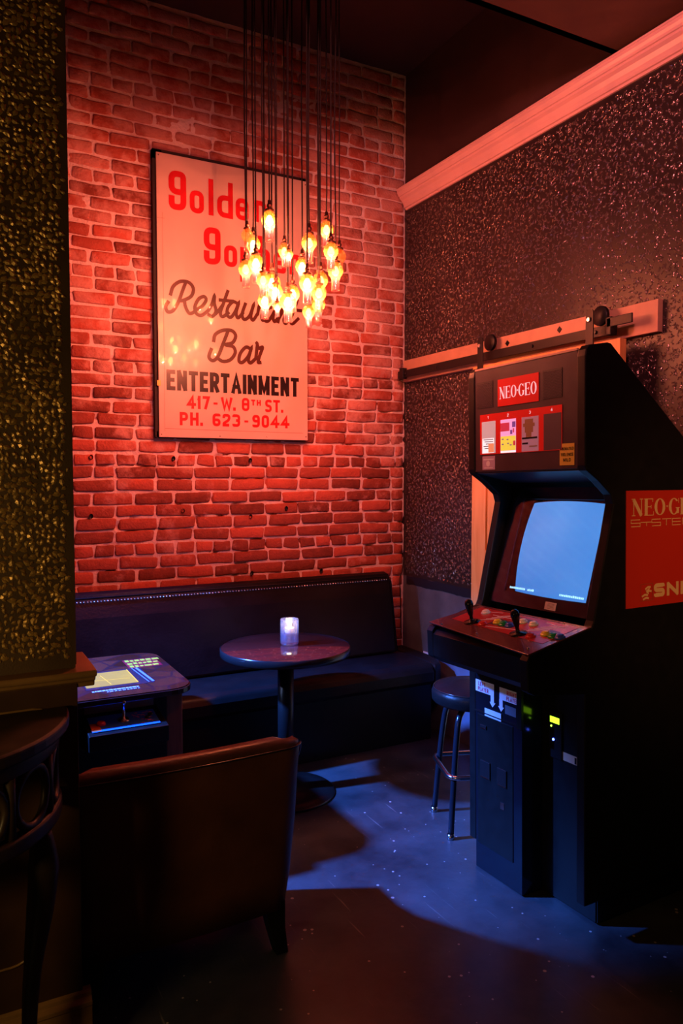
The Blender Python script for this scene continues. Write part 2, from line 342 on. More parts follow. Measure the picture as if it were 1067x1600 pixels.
def text(mb, s, u0, u1, v0, v1, sw, place, gap=.16, rf=.28):
    """fill the box u0..u1, v0..v1 with the string; sw = stroke width"""
    H = v1-v0; ws = [G[c][0]*H for c in s]; tot = sum(ws)+gap*H*(len(s)-1); k = (u1-u0)/tot; u = u0
    for c, wd in zip(s, ws):
        wd *= k
        bx, by, bw, bh = u+sw/2, v0+sw/2, wd-sw, H-sw
        if bw < sw*.05: bx = u+wd/2; bw = sw*.05
        for pts, cl in G[c][1]:
            P = [(bx+p[0]*bw, by+p[1]*bh)+tuple(p[2:]) for p in pts]
            ribbon(mb, roundpoly(P, rf*H if c not in 'ANMWVY14' else 0, cl), sw, place, cl, 0 if cl or c in '23689S0CGU' else sw*.5)
        u += wd+gap*H*k
def serif(mb, s, u0, u1, v0, v1, place):
    """high-contrast serif capitals N E O G and a middle dot"""
    H = v1-v0; wd = {'N': .74, 'E': .62, 'O': .72, 'G': .72, '.': .16}; tot = sum(wd[c] for c in s)*H; k = (u1-u0)/tot; u = u0
    T, t = .17*H*k, .045*H
    def R(a, b, w_): ribbon(mb, [a, b], w_, place)
    def ring(cx, cy, a, b, a0, a1, T):
        n = 24; vs = []
        for i in range(n+1):
            q = a0+(a1-a0)*i/n; vs += [place(Vector((cx+a*cos(q), cy+b*sin(q)))), place(Vector((cx+(a-T)*cos(q), cy+(b-t*1.1)*sin(q))))]
        mb.add(vs, [(2*i, 2*i+2, 2*i+3, 2*i+1) for i in range(n)])
    for c in s:
        W = wd[c]*H*k; x0 = u+.04*W; x1 = u+.96*W
        if c == 'N':
            xl, xr = x0+.16*W, x1-.14*W
            R((xl, v0), (xl, v1), t*1.2); R((xr, v0), (xr, v1), t*1.2); ribbon(mb, [(xl, v1-t), (xr, v0+t*.5)], T, place)
            R((x0, v0+t/2), (xl+.14*W, v0+t/2), t); R((x0, v1-t/2), (xl+.1*W, v1-t/2), t); R((xr-.14*W, v1-t/2), (x1, v1-t/2), t)
        elif c == 'E':
            xl = x0+.2*W; R((xl, v0), (xl, v1), T); R((x0, v0+t/2), (x1-.05*W, v0+t/2), t); R((x0, v1-t/2), (x1-.08*W, v1-t/2), t); R((xl, v0+.52*H), (x1-.25*W, v0+.52*H), t)
            R((x1-.03*W, v0), (x1-.03*W, v0+.24*H), t); R((x1-.08*W, v1), (x1-.08*W, v1-.2*H), t); R((x1-.25*W, v0+.42*H), (x1-.25*W, v0+.62*H), t)
        elif c == 'O': ring((x0+x1)/2, v0+H/2, (x1-x0)/2, H/2, 0, 2*pi, T)
        elif c == 'G':
            ring((x0+x1)/2, v0+H/2, (x1-x0)/2, H/2, radians(42), radians(318), T)
            R((x1-.14*W, v0+.08*H), (x1-.14*W, v0+.42*H), T*.9); R((x1-.32*W, v0+.42*H), (x1+.04*W, v0+.42*H), t); R((x1-.06*W, v0+.7*H), (x1-.06*W, v1), t)
        else: ring((x0+x1)/2, v0+.52*H, .06*H, .07*H, 0, 2*pi, .06*H)
        u += W

# ================================================================== ROOM SHELL
# ---- brick wall: irregular mortar bed + bricks proud of it
def smear(x, z):
    n = noise.fractal(Vector((x*2.3, 4.1, z*3.2)), .8, 2, 4)
    return max(0, min(1, (n-.30)*1.8+max(0, min(1, (z-1.6)/.9))*.30))
ROWH = .0673; Z0 = 1.108-ROWH/2-15*ROWH       # header courses fall on z = 1.108 and 1.579
def mortar_y(x, z):
    y = YB+.0015+.0035*noise.noise(Vector((x*38, 1.3, z*38)))+.003*noise.noise(Vector((x*9, 7.7, z*12)))
    y -= .0065*smear(x, z)
    pit = noise.noise(Vector((x*11, 3.3, z*26)))-.38
    if pit > 0 and z < 2.0: y += min(.02, pit*.16)
    if z > 1.9: y -= .002
    dz = abs(z-(2.085+.008*noise.noise(Vector((x*5, 0, 0)))))
    if dz < .011: y += .020*max(0, noise.noise(Vector((x*3.1+9, 0, 0)))+.45)   # open crack line across the wall
    return y
nx, nz = 230, 300; x_0, x_1 = -.6, XR+.02
vs = []; fs = []
for j in range(nz+1):
    z = CEIL*j/nz
    for i in range(nx+1):
        x = x_0+(x_1-x_0)*i/nx; vs.append((x, mortar_y(x, z), z))
for j in range(nz):
    for i in range(nx): a = j*(nx+1)+i; fs.append((a, a+1, a+nx+2, a+nx+1))
me = bpy.data.meshes.new('wall_back'); me.from_pydata(vs, [], fs); me.polygons.foreach_set('use_smooth', [True]*len(fs)); me.materials.append(m_mortar); me.update()
wall_back = struct(link('wall_back', me))
def brick_verts(L, H, seed, D=.03, nx=4, nz=3):
    """lumpy brick: uneven front face, worn rim, plain sides; front towards -Y"""
    R = lambda a, b, c: noise.noise(Vector((a*19+seed*3.7, b*23, c*17+seed)))
    g = []
    for j in range(nz+1):
        for i in range(nx+1):
            x = L*((0, .05, .5, .95, 1)[i]-.5); z = H*((0, .13, .87, 1)[j]-.5); edge = i in (0, nx) or j in (0, nz)
            jx = R(x, 0, z)*.010; jz = R(z, 1, x)*.008
            corner = i in (0, nx) and j in (0, nz)
            g.append((x*(.965 if corner else 1)+jx*(1 if edge else .5), (.0045 if edge else 0)+R(x, 2, z)*.004, z*(.90 if corner else 1)+jz))
    n = len(g); out = list(g); fr = []
    for j in range(nz):
        for i in range(nx): a = j*(nx+1)+i; fr.append((a, a+1, a+nx+2, a+nx+1))
    ring = [i for i in range(nx+1)]+[(nx+1)*j+nx for j in range(1, nz+1)]+[(nx+1)*nz+i for i in range(nx-1, -1, -1)]+[(nx+1)*j for j in range(nz-1, 0, -1)]
    for k in ring: out.append((g[k][0]*1.02, D, g[k][2]*1.02))
    m_ = len(ring)
    for k in range(m_): l = (k+1) % m_; fr.append((ring[l], ring[k], n+k, n+l))
    return out, fr
def brick_mesh(L, H, seed):
    v, f = brick_verts(L, H, seed); me = bpy.data.meshes.new('brick'); me.from_pydata(v, [], f)
    me.polygons.foreach_set('use_smooth', [True]*len(f)); me.materials.append(m_brick); me.update(); return me
stretch = [brick_mesh(.195, ROWH-.012, i) for i in range(12)]
heads = [brick_mesh(.093, ROWH-.012, 40+i) for i in range(8)]
rb = random.Random(5); spots = []
for r in range(int(CEIL/ROWH)+1):
    zc = Z0+(r+.5)*ROWH
    if zc > CEIL-.02: break
    header = (r-15) % 7 == 0; pitch = .1045 if header else .208
    x = x_0+(.05 if r % 2 else .154)+rb.uniform(-.012, .012); wob = rb.uniform(-.002, .002)
    while x < XR-.02:
        L = pitch-.012; p = pitch
        if not header and rb.random() < .05: L = .094; p = .106; hd = True
        else: hd = header
        if x+p > XR+.01 and XR-x > .05: L = XR-x-.012; p = L+.012
        if x+p <= XR+.012: spots.append((x+L/2, zc+wob+rb.uniform(-.002, .002), L, hd))
        x += p+rb.uniform(-.003, .004)
# hidden ones (behind sign, bench, partition) and the small high ones go into the joined part
def rank(s):
    x, z, L, hd = s
    if z < .88 and x < 2.36: return 99
    if x < .52: return 90
    if 1.05 < x < 1.82 and 1.75 < z < 3.1: return 50
    return abs(z-1.5)-.4*(L > .15)
order = sorted(spots, key=rank); single = order[:300]; rest = order[300:]
for x, z, L, hd in single:
    me = rb.choice(heads if hd else stretch); base = .094 if hd else .196
    o = bpy.data.objects.new('brick', me); COL.objects.link(o); o.parent = wall_back
    o.location = (x, YB-.008+rb.uniform(-.004, .003), z); o.scale = (L/base, 1, 1); o.rotation_euler = (rb.uniform(-.02, .02), rb.uniform(-.008, .008), rb.uniform(-.012, .012))
mb = MB()
for x, z, L, hd in rest:
    if z < .02: continue
    v, f = brick_verts(L, ROWH-.012, rb.randint(0, 60)); y = YB-.008+rb.uniform(-.004, .003)
    mb.add([(a+x, b+y, c+z) for a, b, c in v], f, True)
o = mb.build('brick', m_brick, wall_back); o['kind'] = 'stuff'
mb = MB()
for x, z in ((.678,1.589),(1.099,1.587),(1.532,1.582),(.673,1.291),(1.532,1.268),(1.147,1.308),(1.75,1.309),(1.538,.948),(1.972,.935)):
    o = MB().lathe([(.0001, -.004), (.006, -.004), (.009, .0), (.010, .006)], (0,0,0), 10, cap=False).build('drill_hole', m_rubber, wall_back)
    o.rotation_euler = (pi/2, 0, 0); o.location = (x, YB-.012, z); o.scale = (1, 1.25, 1)

# ---- right wall: dark upper plaster, wallpaper field, painted lower part
X2 = XR+.12
wall_right = struct(MB().box(XR, X2, -1.2, YB+.1, .87, 3.2).build('wall_right', m_wp))
MB().box(XR+.002, X2, -1.2, YB+.1, 3.2, CEIL+.1).build('upper_wall', m_upper, wall_right)
MB().box(XR-.001, X2, -1.2, YB+.1, 0, .873).build('lower_wall', m_lower, wall_right)
mb = MB(); n = 60; top = []; bot = []
for i in range(n+1):
    y = 2.3+(YB-2.34)*i/n
    top.append((XR-.0035, y, .875+.006*noise.noise(Vector((y*14, 0, 0))))); bot.append((XR-.0035, y, .825+.016*noise.noise(Vector((y*9, 5, 0)))+.01*noise.noise(Vector((y*40, 5, 0)))))
mb.add(top+bot, [(i, i+1, n+2+i, n+1+i) for i in range(n)])
mb.build('paint_strip', m_strip, wall_right, label='ragged dark blue paint band')

def leaf(vs, fs, px, py, ang, L, W, h, curl, place):
    """one curled comma leaf: four facets with a raised ridge"""
    b = len(vs); mid = ang+curl*.5; tipa = ang+curl
    mx, my = px+cos(ang)*L*.55, py+sin(ang)*L*.55
    tx, ty = mx+cos(tipa)*L*.5, my+sin(tipa)*L*.5
    nx_, ny_ = -sin(mid), cos(mid)
    vs += [place(px, py, 0), place(mx+nx_*W, my+ny_*W, 0), place(mx-nx_*W*.8, my-ny_*W*.8, 0), place(tx, ty, 0), place(mx+cos(mid)*L*.1, my+sin(mid)*L*.1, h)]
    fs += [(b, b+2, b+4), (b, b+4, b+1), (b+4, b+2, b+3), (b+1, b+4, b+3)]
def scroll_relief(u0, u1, v0, v1, cell, size, place, seed, h):
    r = random.Random(seed); vs = []; fs = []
    nu = int((u1-u0)/cell)+1; nv = int((v1-v0)/cell)+1
    for i in range(nu):
        for j in range(nv):
            cu = u0+(i+.5+r.uniform(-.3, .3))*cell; cv = v0+(j+.5+r.uniform(-.3, .3)+.5*(i % 2))*cell
            base = r.uniform(0, 2*pi); curve = r.choice((-1, 1))*r.uniform(.25, .6); u, v, a = cu, cv, base
            side = 1
            for k in range(r.randint(6, 9)):
                L = size*r.uniform(.7, 1.25)
                for sd in ((side,) if k % 2 else (side, -side)):
                    if u0+L < u < u1-L and v0+L < v < v1-L:
                        leaf(vs, fs, u, v, a+sd*r.uniform(.5, 1.1), L, L*.30, h, -sd*r.uniform(.6, 1.3), place)
                side = -side; u += cos(a)*size*.55; v += sin(a)*size*.55; a += curve
    return vs, fs
def round_leaf(vs, fs, px, py, ang, L, W, h, curl, place):
    """comma leaf with a round head: spine of four steps, ridge in the middle"""
    b = len(vs); x, y, a = px, py, ang; prof = (.12, .55, 1.0, .85, .0)
    for k in range(5):
        w_ = W*prof[k]; nx_, ny_ = -sin(a), cos(a)
        vs += [place(x+nx_*w_, y+ny_*w_, 0), place(x, y, h*(.4, .8, 1, .9, 0)[k]), place(x-nx_*w_, y-ny_*w_, 0)]
        x += cos(a)*L*.25; y += sin(a)*L*.25; a += curl*.33
    for k in range(4):
        c = b+3*k; fs += [(c, c+1, c+4, c+3), (c+1, c+2, c+5, c+4)]
def flow_relief(u0, u1, v0, v1, cell, size, place, seed, h):
    r = random.Random(seed); vs = []; fs = []; nu = int((u1-u0)/cell); nv = int((v1-v0)/cell)
    for i in range(nu):
        for j in range(nv):
            u = u0+(i+.5+r.uniform(-.3, .3))*(u1-u0)/nu; v = v0+(j+.5+r.uniform(-.3, .3))*(v1-v0)/nv
            f = noise.noise(Vector((u*9, v*9, 2)))*5+pi/2; sd = 1 if (i+j) % 2 else -1
            L = size*r.uniform(.65, 1.2); a = f+sd*r.uniform(.5, 1.1)
            if not (u0+L*.6 < u < u1-L*.6 and v0+L < v < v1-L): continue
            round_leaf(vs, fs, u-cos(a)*L*.4, v-sin(a)*L*.4, a, L, L*.34, h, -sd*r.uniform(.7, 1.5), place)
    return vs, fs
def relief_part(name, data, mat, parent):
    me = bpy.data.meshes.new(name); me.from_pydata(data[0], [], data[1]); me.polygons.foreach_set('use_smooth', [False]*len(data[1])); me.materials.append(mat); me.update()
    return link(name, me, parent, kind='stuff')
relief_part('leaf_relief', scroll_relief(1.2, YB-.01, .885, 3.10, .020, .0058, lambda u, v, h: (XR-.0006-h, u, v), 11, .0013), m_wp_leaf, wall_right)

# ---- floor, ceiling, soffit
struct(MB().box(-2.2, X2, -1.2, YB+.1, -.1, 0).build('floor', m_floor))
struct(MB().box(-2.2, X2, -1.2, YB+.1, CEIL, CEIL+.1).build('ceiling', m_ceil))
struct(MB().box(-2.2, XR+.001, -1.2, 2.36, 3.275, 3.36).build('ceiling', m_soffit))
struct(MB().box(-2.2, XR+.001, 2.33, 2.36, 3.275, CEIL).build('trim_2', m_ceil))
struct(MB().box(-2.2, x_0, YB-.02, YB+.1, 0, CEIL).build('wall_back', m_upper))

# ---- crown moulding on the right wall
prof = [(0, 3.112), (.009, 3.112), (.012, 3.122), (.020, 3.124), (.022, 3.132), (.028, 3.146), (.039, 3.162), (.052, 3.172), (.054, 3.181), (.060, 3.183), (.064, 3.192), (.071, 3.202), (.072, 3.214), (.076, 3.216), (.076, 3.224), (0, 3.224)]
mb = MB(); mb.prism([(XR-p[0], p[1]) for p in prof], 'y', 0, 1)
mb.v = [(x, -1.2 if y < .5 else YB-.022, z) for x, y, z in mb.v]
struct(mb.build('trim_1', m_crown))

# ---- corner cable
pts = catmull([(XR-.012, YB-.034, 1.6), (XR-.016, YB-.036, 1.2), (XR-.03, YB-.04, .93), (XR-.05, YB-.04, .86), (XR-.045, YB-.04, .7), (XR-.04, YB-.04, .52)], 6)
tag(MB().tube(pts, .0028, 6).build('cable', m_cord), 'thin dark cable running down the corner beside the bricks', 'cable')

# ---- partition on the left (wallpaper above, ledge, panelled wainscot)
PX, PY0, PY1 = .288, 1.95, 2.09
wall_left = struct(MB().box(-1.3, PX, PY0, PY1, 0, 3.275).build('wall_left', m_pil))
MB().box(PX-.001, PX+.002, PY0-.001, PY1, 1.03, 3.27).build('edge_strip', m_upper, wall_left)
relief_part('leaf_relief', flow_relief(-.35, PX-.002, 1.035, 3.26, .0145, .0185, lambda u, v, h: (u, PY0-.0006-h, v), 23, .0032), m_pil_leaf, wall_left)
MB().box(-1.3, PX+.002, PY0-.012, PY1+.01, 0, .985).build('wainscot', m_wains, wall_left, .002)
lp = [(0, .972), (-.006, .972), (-.010, .985), (-.022, .990), (-.026, 1.000), (-.042, 1.004), (-.046, 1.012), (-.042, 1.020), (0, 1.022)]
mb = MB(); mb.prism([(PY0+p[0], p[1]) for p in lp]+[(PY1+.03, 1.022), (PY1+.03, .985), (PY1, .972)], 'x', -1.3, PX+.044)
MB().prism([(PY0+p[0], p[1]) for p in lp]+[(PY1+.03, 1.022), (PY1+.03, .985), (PY1, .972)], 'x', -1.3, PX+.044).build('ledge', m_ledge, wall_left, .003, label='bronze toned moulded ledge')
bp_ = [(0, 0), (-.030, 0), (-.030, .165), (-.034, .168), (-.034, .178), (-.022, .186), (-.020, .196), (-.012, .200), (0, .202)]
MB().prism([(PY0+p[0], p[1]) for p in bp_], 'x', -1.3, PX+.022).build('base_moulding', m_ledge, wall_left, .0015)
pl = [Vector((p[0], PY0-.014, p[1])) for p in rrect(-.9, .246, .31, .935, .06, 6)]
pl = [p+Vector((-.06 if p.z < .45 and p.x > 0 else 0, 0, 0)) for p in pl]
MB().tube(pl, .0032, 6, True).build('panel_bead', m_ledge, wall_left, label='thin raised bead with rounded corners')

# ================================================================== SIGN
SU0, SU1, SZ0, SZ1, SY = 1.014, 1.868, 1.697, 3.15, 3.925
sign = thing('sign', 'tall cream painted sign lettered in red and brown, hung on the brick wall', 'sign', (0, 0, 0))
m_sign = M('cream_enamel_paint', (.66, .50, .43), .30, noise_amt=.07, noise_scale=2.2, coat=.9)
m_red_let = M('red_sign_paint', (.62, .014, .02), .3, coat=.5, noise_amt=.15, noise_scale=7); m_brown_let = M('brown_sign_paint', (.07, .012, .006), .35, coat=.15, noise_amt=.12, noise_scale=7); m_black_let = M('black_sign_paint', (.016, .008, .010), .3, coat=.5)
MB().box(SU0, SU1, SY, SY+.012, SZ0, SZ1).build('board', m_sign, sign, .0015)
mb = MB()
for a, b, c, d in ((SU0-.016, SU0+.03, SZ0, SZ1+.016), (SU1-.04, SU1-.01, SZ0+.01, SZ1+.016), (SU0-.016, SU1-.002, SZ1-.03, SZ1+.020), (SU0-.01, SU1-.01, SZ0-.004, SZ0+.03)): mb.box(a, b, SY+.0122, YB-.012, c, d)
mb.build('backing_strip', M('matte_black_backing', (.02, .012, .012), .7), sign)  # dark strips behind the board, standing out past its left and top edges
mb = MB()
for pts in (((.03,.03),(.825,.03)),): pass
fr = [(SU0+.03, SZ0+.045), (SU1-.03, SZ0+.04)]
ribbon(mb, fr, .003, lambda p: (p.x, SY-.0006, p.y)); ribbon(mb, [(SU0+.03, SZ0+.03), (SU0+.03, SZ1-.3)], .002, lambda p: (p.x, SY-.0006, p.y)); ribbon(mb, [(SU0, SZ1-.33), (SU0+.04, SZ1-.33)], .002, lambda p: (p.x, SY-.0006, p.y))
mb.build('crease', M('old_crease', (.45, .25, .2), .6), sign)
# small screws along the rim
for u_, v_ in ((SU0+.012, SZ0+.014), (SU1-.012, SZ0+.02), (SU0+.012, SZ1-.014), (SU1-.012, SZ1-.02), (SU0+.33, SZ0+.012), (SU0+.6, SZ0+.012)):
    MB().sphere((u_, SY, v_), .004, 8, 4).build('screw', m_nail, sign)
sp = lambda p: (p.x, SY-.0008-.0001*LIFT[0], p.y)
def word(name, mat, fn, label):
    mb = MB(); fn(mb); return mb.build(name, mat, sign, label=label)
def f_golden(mb):
    text(mb, 'g', 1.077, 1.170, 2.872, 3.072, .031, sp); text(mb, 'o', 1.188, 1.265, 2.872, 2.990, .026, sp); text(mb, 'l', 1.289, 1.318, 2.874, 3.063, .027, sp)
    text(mb, 'd', 1.337, 1.426, 2.873, 3.062, .027, sp); text(mb, 'e', 1.441, 1.515, 2.876, 2.992, .025, sp); text(mb, 'n', 1.549, 1.620, 2.880, 2.996, .026, sp)
def f_gopher(mb):
    text(mb, 'g', 1.262, 1.355, 2.618, 2.812, .031, sp); text(mb, 'o', 1.374, 1.448, 2.618, 2.732, .026, sp); text(mb, 'p', 1.465, 1.545, 2.546, 2.733, .026, sp)
    text(mb, 'h', 1.568, 1.640, 2.622, 2.808, .026, sp); text(mb, 'e', 1.660, 1.735, 2.620, 2.733, .025, sp); text(mb, 'r', 1.757, 1.822, 2.622, 2.735, .026, sp)
word('lettering', m_red_let, f_golden, 'red word Golden'); word('lettering', m_red_let, f_gopher, 'red word Gopher')
SCR = [
[(1.081,2.435),(1.096,2.479),(1.135,2.509),(1.180,2.508),(1.203,2.479),(1.191,2.439),(1.150,2.413),(1.133,2.409)],
[(1.154,2.416),(1.160,2.381),(1.178,2.350),(1.200,2.354),(1.223,2.374)],
[(1.159,2.499),(1.143,2.457),(1.122,2.401),(1.094,2.355),(1.066,2.345),(1.055,2.370),(1.069,2.397)],
[(1.223,2.374),(1.252,2.395),(1.272,2.428),(1.260,2.444),(1.231,2.428),(1.211,2.387),(1.218,2.352),(1.247,2.345),(1.284,2.374)],
[(1.284,2.374),(1.305,2.412),(1.318,2.453),(1.317,2.417),(1.326,2.375),(1.306,2.345),(1.284,2.353)],
[(1.306,2.345),(1.335,2.372),(1.36,2.405)],
[(1.394,2.489),(1.368,2.419),(1.351,2.369),(1.363,2.349),(1.397,2.374)],
[(1.347,2.436),(1.423,2.437)],
[(1.449,2.427),(1.422,2.434),(1.393,2.401),(1.389,2.361),(1.410,2.351),(1.436,2.386),(1.455,2.432),(1.440,2.378),(1.450,2.351),(1.479,2.382)],
[(1.494,2.432),(1.474,2.373),(1.487,2.346),(1.518,2.370),(1.542,2.433),(1.525,2.370),(1.537,2.347),(1.562,2.382)],
[(1.564,2.381),(1.575,2.432),(1.584,2.423),(1.606,2.429),(1.590,2.377),(1.593,2.352),(1.610,2.362)],
[(1.660,2.423),(1.638,2.426),(1.611,2.395),(1.606,2.354),(1.628,2.352),(1.655,2.391),(1.671,2.426),(1.656,2.375),(1.664,2.351),(1.682,2.369)],
[(1.705,2.425),(1.696,2.391),(1.685,2.349)],
[(1.691,2.370),(1.719,2.418),(1.737,2.420),(1.721,2.365),(1.732,2.347),(1.755,2.368)],
[(1.805,2.485),(1.779,2.412),(1.760,2.368),(1.774,2.349),(1.811,2.382)],
[(1.746,2.429),(1.830,2.427)]]
SCB = [
[(1.392,2.273),(1.367,2.211),(1.336,2.137),(1.307,2.111),(1.285,2.129),(1.299,2.172)],
[(1.312,2.215),(1.322,2.251),(1.363,2.276),(1.414,2.279),(1.436,2.253),(1.418,2.215),(1.379,2.201),(1.422,2.193),(1.432,2.160),(1.404,2.122),(1.361,2.111),(1.328,2.130)],
[(1.521,2.189),(1.495,2.197),(1.463,2.162),(1.454,2.121),(1.474,2.113),(1.509,2.150),(1.527,2.196),(1.509,2.133),(1.521,2.114),(1.552,2.140)],
[(1.552,2.140),(1.561,2.211),(1.559,2.223),(1.570,2.197),(1.592,2.203),(1.574,2.154),(1.566,2.121),(1.580,2.120)]]
def script(strokes, w_):
    def f(mb):
        for s in strokes: ribbon(mb, catmull([Vector(p) for p in s], 7), w_, sp, ext=w_*.3)
    return f
word('lettering', m_brown_let, script(SCR, .0185), 'brown script word Restaurant'); word('lettering', m_brown_let, script(SCB, .0195), 'brown script word Bar')
word('lettering', m_black_let, lambda mb: text(mb, 'ENTERTAINMENT', 1.055, 1.812, 1.942, 2.048, .0215, sp, .10), 'black word ENTERTAINMENT')
LINES = [('417', 1.163, 1.288, 1.850, 1.920, .0150, .13), ('-', 1.308, 1.331, 1.850, 1.922, .011, .1), ('W.', 1.350, 1.430, 1.849, 1.919, .0155, .08), ('8', 1.469, 1.513, 1.850, 1.921, .0135, .1),
 ('TH', 1.524, 1.581, 1.882, 1.914, .0085, .2), ('ST.', 1.606, 1.712, 1.849, 1.918, .0140, .12), ('PH.', 1.123, 1.245, 1.761, 1.831, .0150, .14), ('623', 1.302, 1.459, 1.762, 1.830, .0150, .13),
 ('-', 1.483, 1.506, 1.76, 1.832, .011, .1), ('9044', 1.530, 1.752, 1.762, 1.831, .0150, .13)]
for s_, u0, u1, v0, v1, sw, gp_ in LINES:
    mb = MB(); text(mb, s_, u0, u1, v0, v1, sw, sp, gp_, .2); mb.build('lettering', m_red_let, sign, label='red characters '+s_ if s_ != '-' else 'red dash')
o = tag(MB().box(SU0-.008, SU0+.010, SY-.002, SY, 1.962, 1.99).build('sticker', M('yellow_sticker', (.9, .62, .12), .5)), 'tiny yellow sticker on the left edge of the cream sign', 'sticker')

# ================================================================== PENDANT CLUSTER
m_filament = emat('glowing_bulb', (1, .52, .14), 16)
m_glow = emat('warm_glow_bulb', (1, .42, .08), 6)
m_socket = M('tarnished_brass_socket', (.22, .10, .07), .3, metal=.9)
def pendant_meshes():
    g = MB().lathe([(.010, .036), (.016, .032), (.026, .021), (.032, .006), (.0325, -.004), (.028, -.018), (.020, -.028), (.0175, -.034)], seg=20, cap=False)
    k = MB().lathe([(.0175, -.0342), (.0170, -.045), (.0168, -.060), (.0172, -.080), (.0182, -.083), (.0160, -.083), (.0152, -.078), (.0152, -.05)], seg=18, cap=False)
    s = MB().lathe([(.0035, .078), (.007, .076), (.0075, .062), (.011, .060), (.0115, .052), (.009, .050), (.009, .044), (.019, .040), (.020, .034), (.012, .032), (.010, .018), (.0001, .016)], seg=14, cap=False)
    b = MB().lathe([(.0001, .020), (.007, .016), (.011, .008), (.0155, -.002), (.0165, -.008), (.014, -.015), (.007, -.021), (.0001, -.023)], seg=14, cap=False)
    return g.mesh('globe', m_globe), k.mesh('neck', m_neck), s.mesh('socket', m_socket), b.mesh('bulb', m_filament), b.mesh('bulb', m_glow)
pg, pk, ps, pb, pdim = pendant_meshes()
PEND = [  # x, y, z, size, state (2 bright, 1 amber, 0 unlit), label
 (1.274, 3.054, 2.591, 1.08, 2, 'glowing glass pendant, highest of the left half, beside the n of the sign'),
 (1.285, 3.271, 2.547, 1, 2, 'amber glass pendant, upper of the bulbs at the left edge of the cluster'),
 (1.221, 3.201, 2.413, 1, 1, 'amber glass pendant furthest left, its clear neck over the cream sign'),
 (1.196, 3.015, 2.390, 1, 2, 'glass pendant half hidden behind the upper left amber bulb'),
 (1.199, 3.124, 2.534, .8, 0, 'unlit pinkish glass pendant at the upper left edge of the cluster'),
 (1.441, 3.276, 2.541, .9, 1, 'dimmer glass pendant hanging alone near the top middle'),
 (1.284, 2.875, 2.401, .55, 1, 'small narrow pendant just right of the dim top middle bulb'),
 (1.375, 2.872, 2.462, 1, 1, 'amber glass pendant high in the right middle, with a pink neck'),
 (1.565, 3.088, 2.606, 1, 1, 'highest amber pendant on the right side of the cluster'),
 (1.440, 2.801, 2.418, .95, 1, 'pendant just below and right of the highest right amber one'),
 (1.558, 2.951, 2.449, .9, 0, 'unlit pink glass pendant at the far right of the cluster'),
 (1.496, 2.868, 2.361, 1, 1, 'round amber pendant furthest right and lowest on that edge'),
 (1.520, 3.251, 2.474, 1, 2, 'white hot bulb in the middle right, under the pink necked pendant'),
 (1.313, 3.119, 2.344, 1.12, 2, 'largest white hot pendant, low left in the cluster'),
 (1.195, 2.934, 2.302, .85, 1, 'pendant peeping out left behind the largest white hot one'),
 (1.310, 3.196, 2.284, 1, 2, 'lowest bright pendant on the left, pink neck over the script lettering'),
 (1.444, 3.191, 2.327, 1, 2, 'bright pendant behind and above the lowest middle bulb'),
 (1.333, 2.995, 2.240, 1.05, 2, 'lowest bright pendant in the middle of the cluster'),
 (1.215, 2.835, 2.178, .5, 1, 'smallest narrow pendant hanging low between two bright bulbs'),
 (1.334, 2.805, 2.277, 1, 2, 'white hot pendant right of centre with a long clear neck'),
 (1.487, 2.991, 2.348, 1, 1, 'pale yellow pendant, top of the stack of three at lower right'),
 (1.446, 2.925, 2.276, 1, 1, 'pale yellow pendant, middle of the stack of three at lower right'),
 (1.571, 3.185, 2.292, 1, 1, 'yellow pendant, bottom of the stack of three at lower right'),
 (1.473, 3.083, 2.228, .85, 1, 'lowest pendant of all, tip of its neck below the others'),
 (1.264, 2.964, 2.269, .9, 2, 'bright pendant tucked right behind the largest white hot one')]
rp = random.Random(9)
for x, y, z, s, st, lab in PEND:
    t = thing('pendant_light', lab, 'pendant lamp', (x, y, z), (0, 0, rp.uniform(0, 6)), 'pendant lamps hanging in a cluster')
    t.scale = (s, s, s)
    link('globe', pg, t); link('neck', pk, t); link('socket', ps, t)
    if st: link('bulb', pb if st == 2 else pdim, t)
    n = 12; top = (CEIL-z)/s; a = rp.uniform(0, 6); am = rp.uniform(0, .003)
    pts = [(am*sin(3*pi*i/n+a)*(i > 0)*(i < n), am*cos(2*pi*i/n+a)*(i > 0)*(i < n), .076+(top-.076)*i/n) for i in range(n+1)]
    MB().tube(pts, .0034, 6).build('cord', m_cord, t)
    if st:
        l = bpy.data.lights.new('bulb_glow', 'POINT'); l.energy = 2.9 if st == 2 else 1.35; l.color = (1, .25, .14); l.shadow_soft_size = 0
        lo = bpy.data.objects.new('bulb_glow', l); COL.objects.link(lo); lo.parent = t; lo.location = (0, 0, -.027)

# ================================================================== BARN DOOR HARDWARE AND DOOR
tag(MB().box(XR-.03, XR-.001, 2.083, 3.945, 2.068, 2.197).build('header_board', m_iron_red, None, .002), 'long painted wooden board on the wallpapered wall behind the black rail', 'board')
t = thing('sliding_door_rail', 'black iron barn door rail with stops, bolted over the wooden board', 'rail', (0, 0, 0))
MB().box(2.482, 2.492, 2.27, 3.935, 2.085, 2.128).build('track', m_rail, t, .001)
for y in (2.36, 2.75, 3.15, 3.53, 3.85): 
    o = MB().lathe([(.009, -.017), (.009, .017)], (0, 0, 0), 10).build('spacer', m_rail, t); o.rotation_euler = (0, pi/2, 0); o.location = (2.509, y, 2.106)
    o = MB().lathe([(.0001, -.006), (.006, -.006), (.009, 0)], (0, 0, 0), 6, False).build('bolt', m_black_metal, t); o.rotation_euler = (0, pi/2, 0); o.location = (2.481, y, 2.106)
MB().box(2.468, 2.500, 3.86, 3.90, 2.078, 2.142).build('end_stop', m_rail, t, .003)
MB().box(2.462, 2.470, 2.155, 2.285, 2.112, 2.150).build('end_stop', m_rail, t, .002)
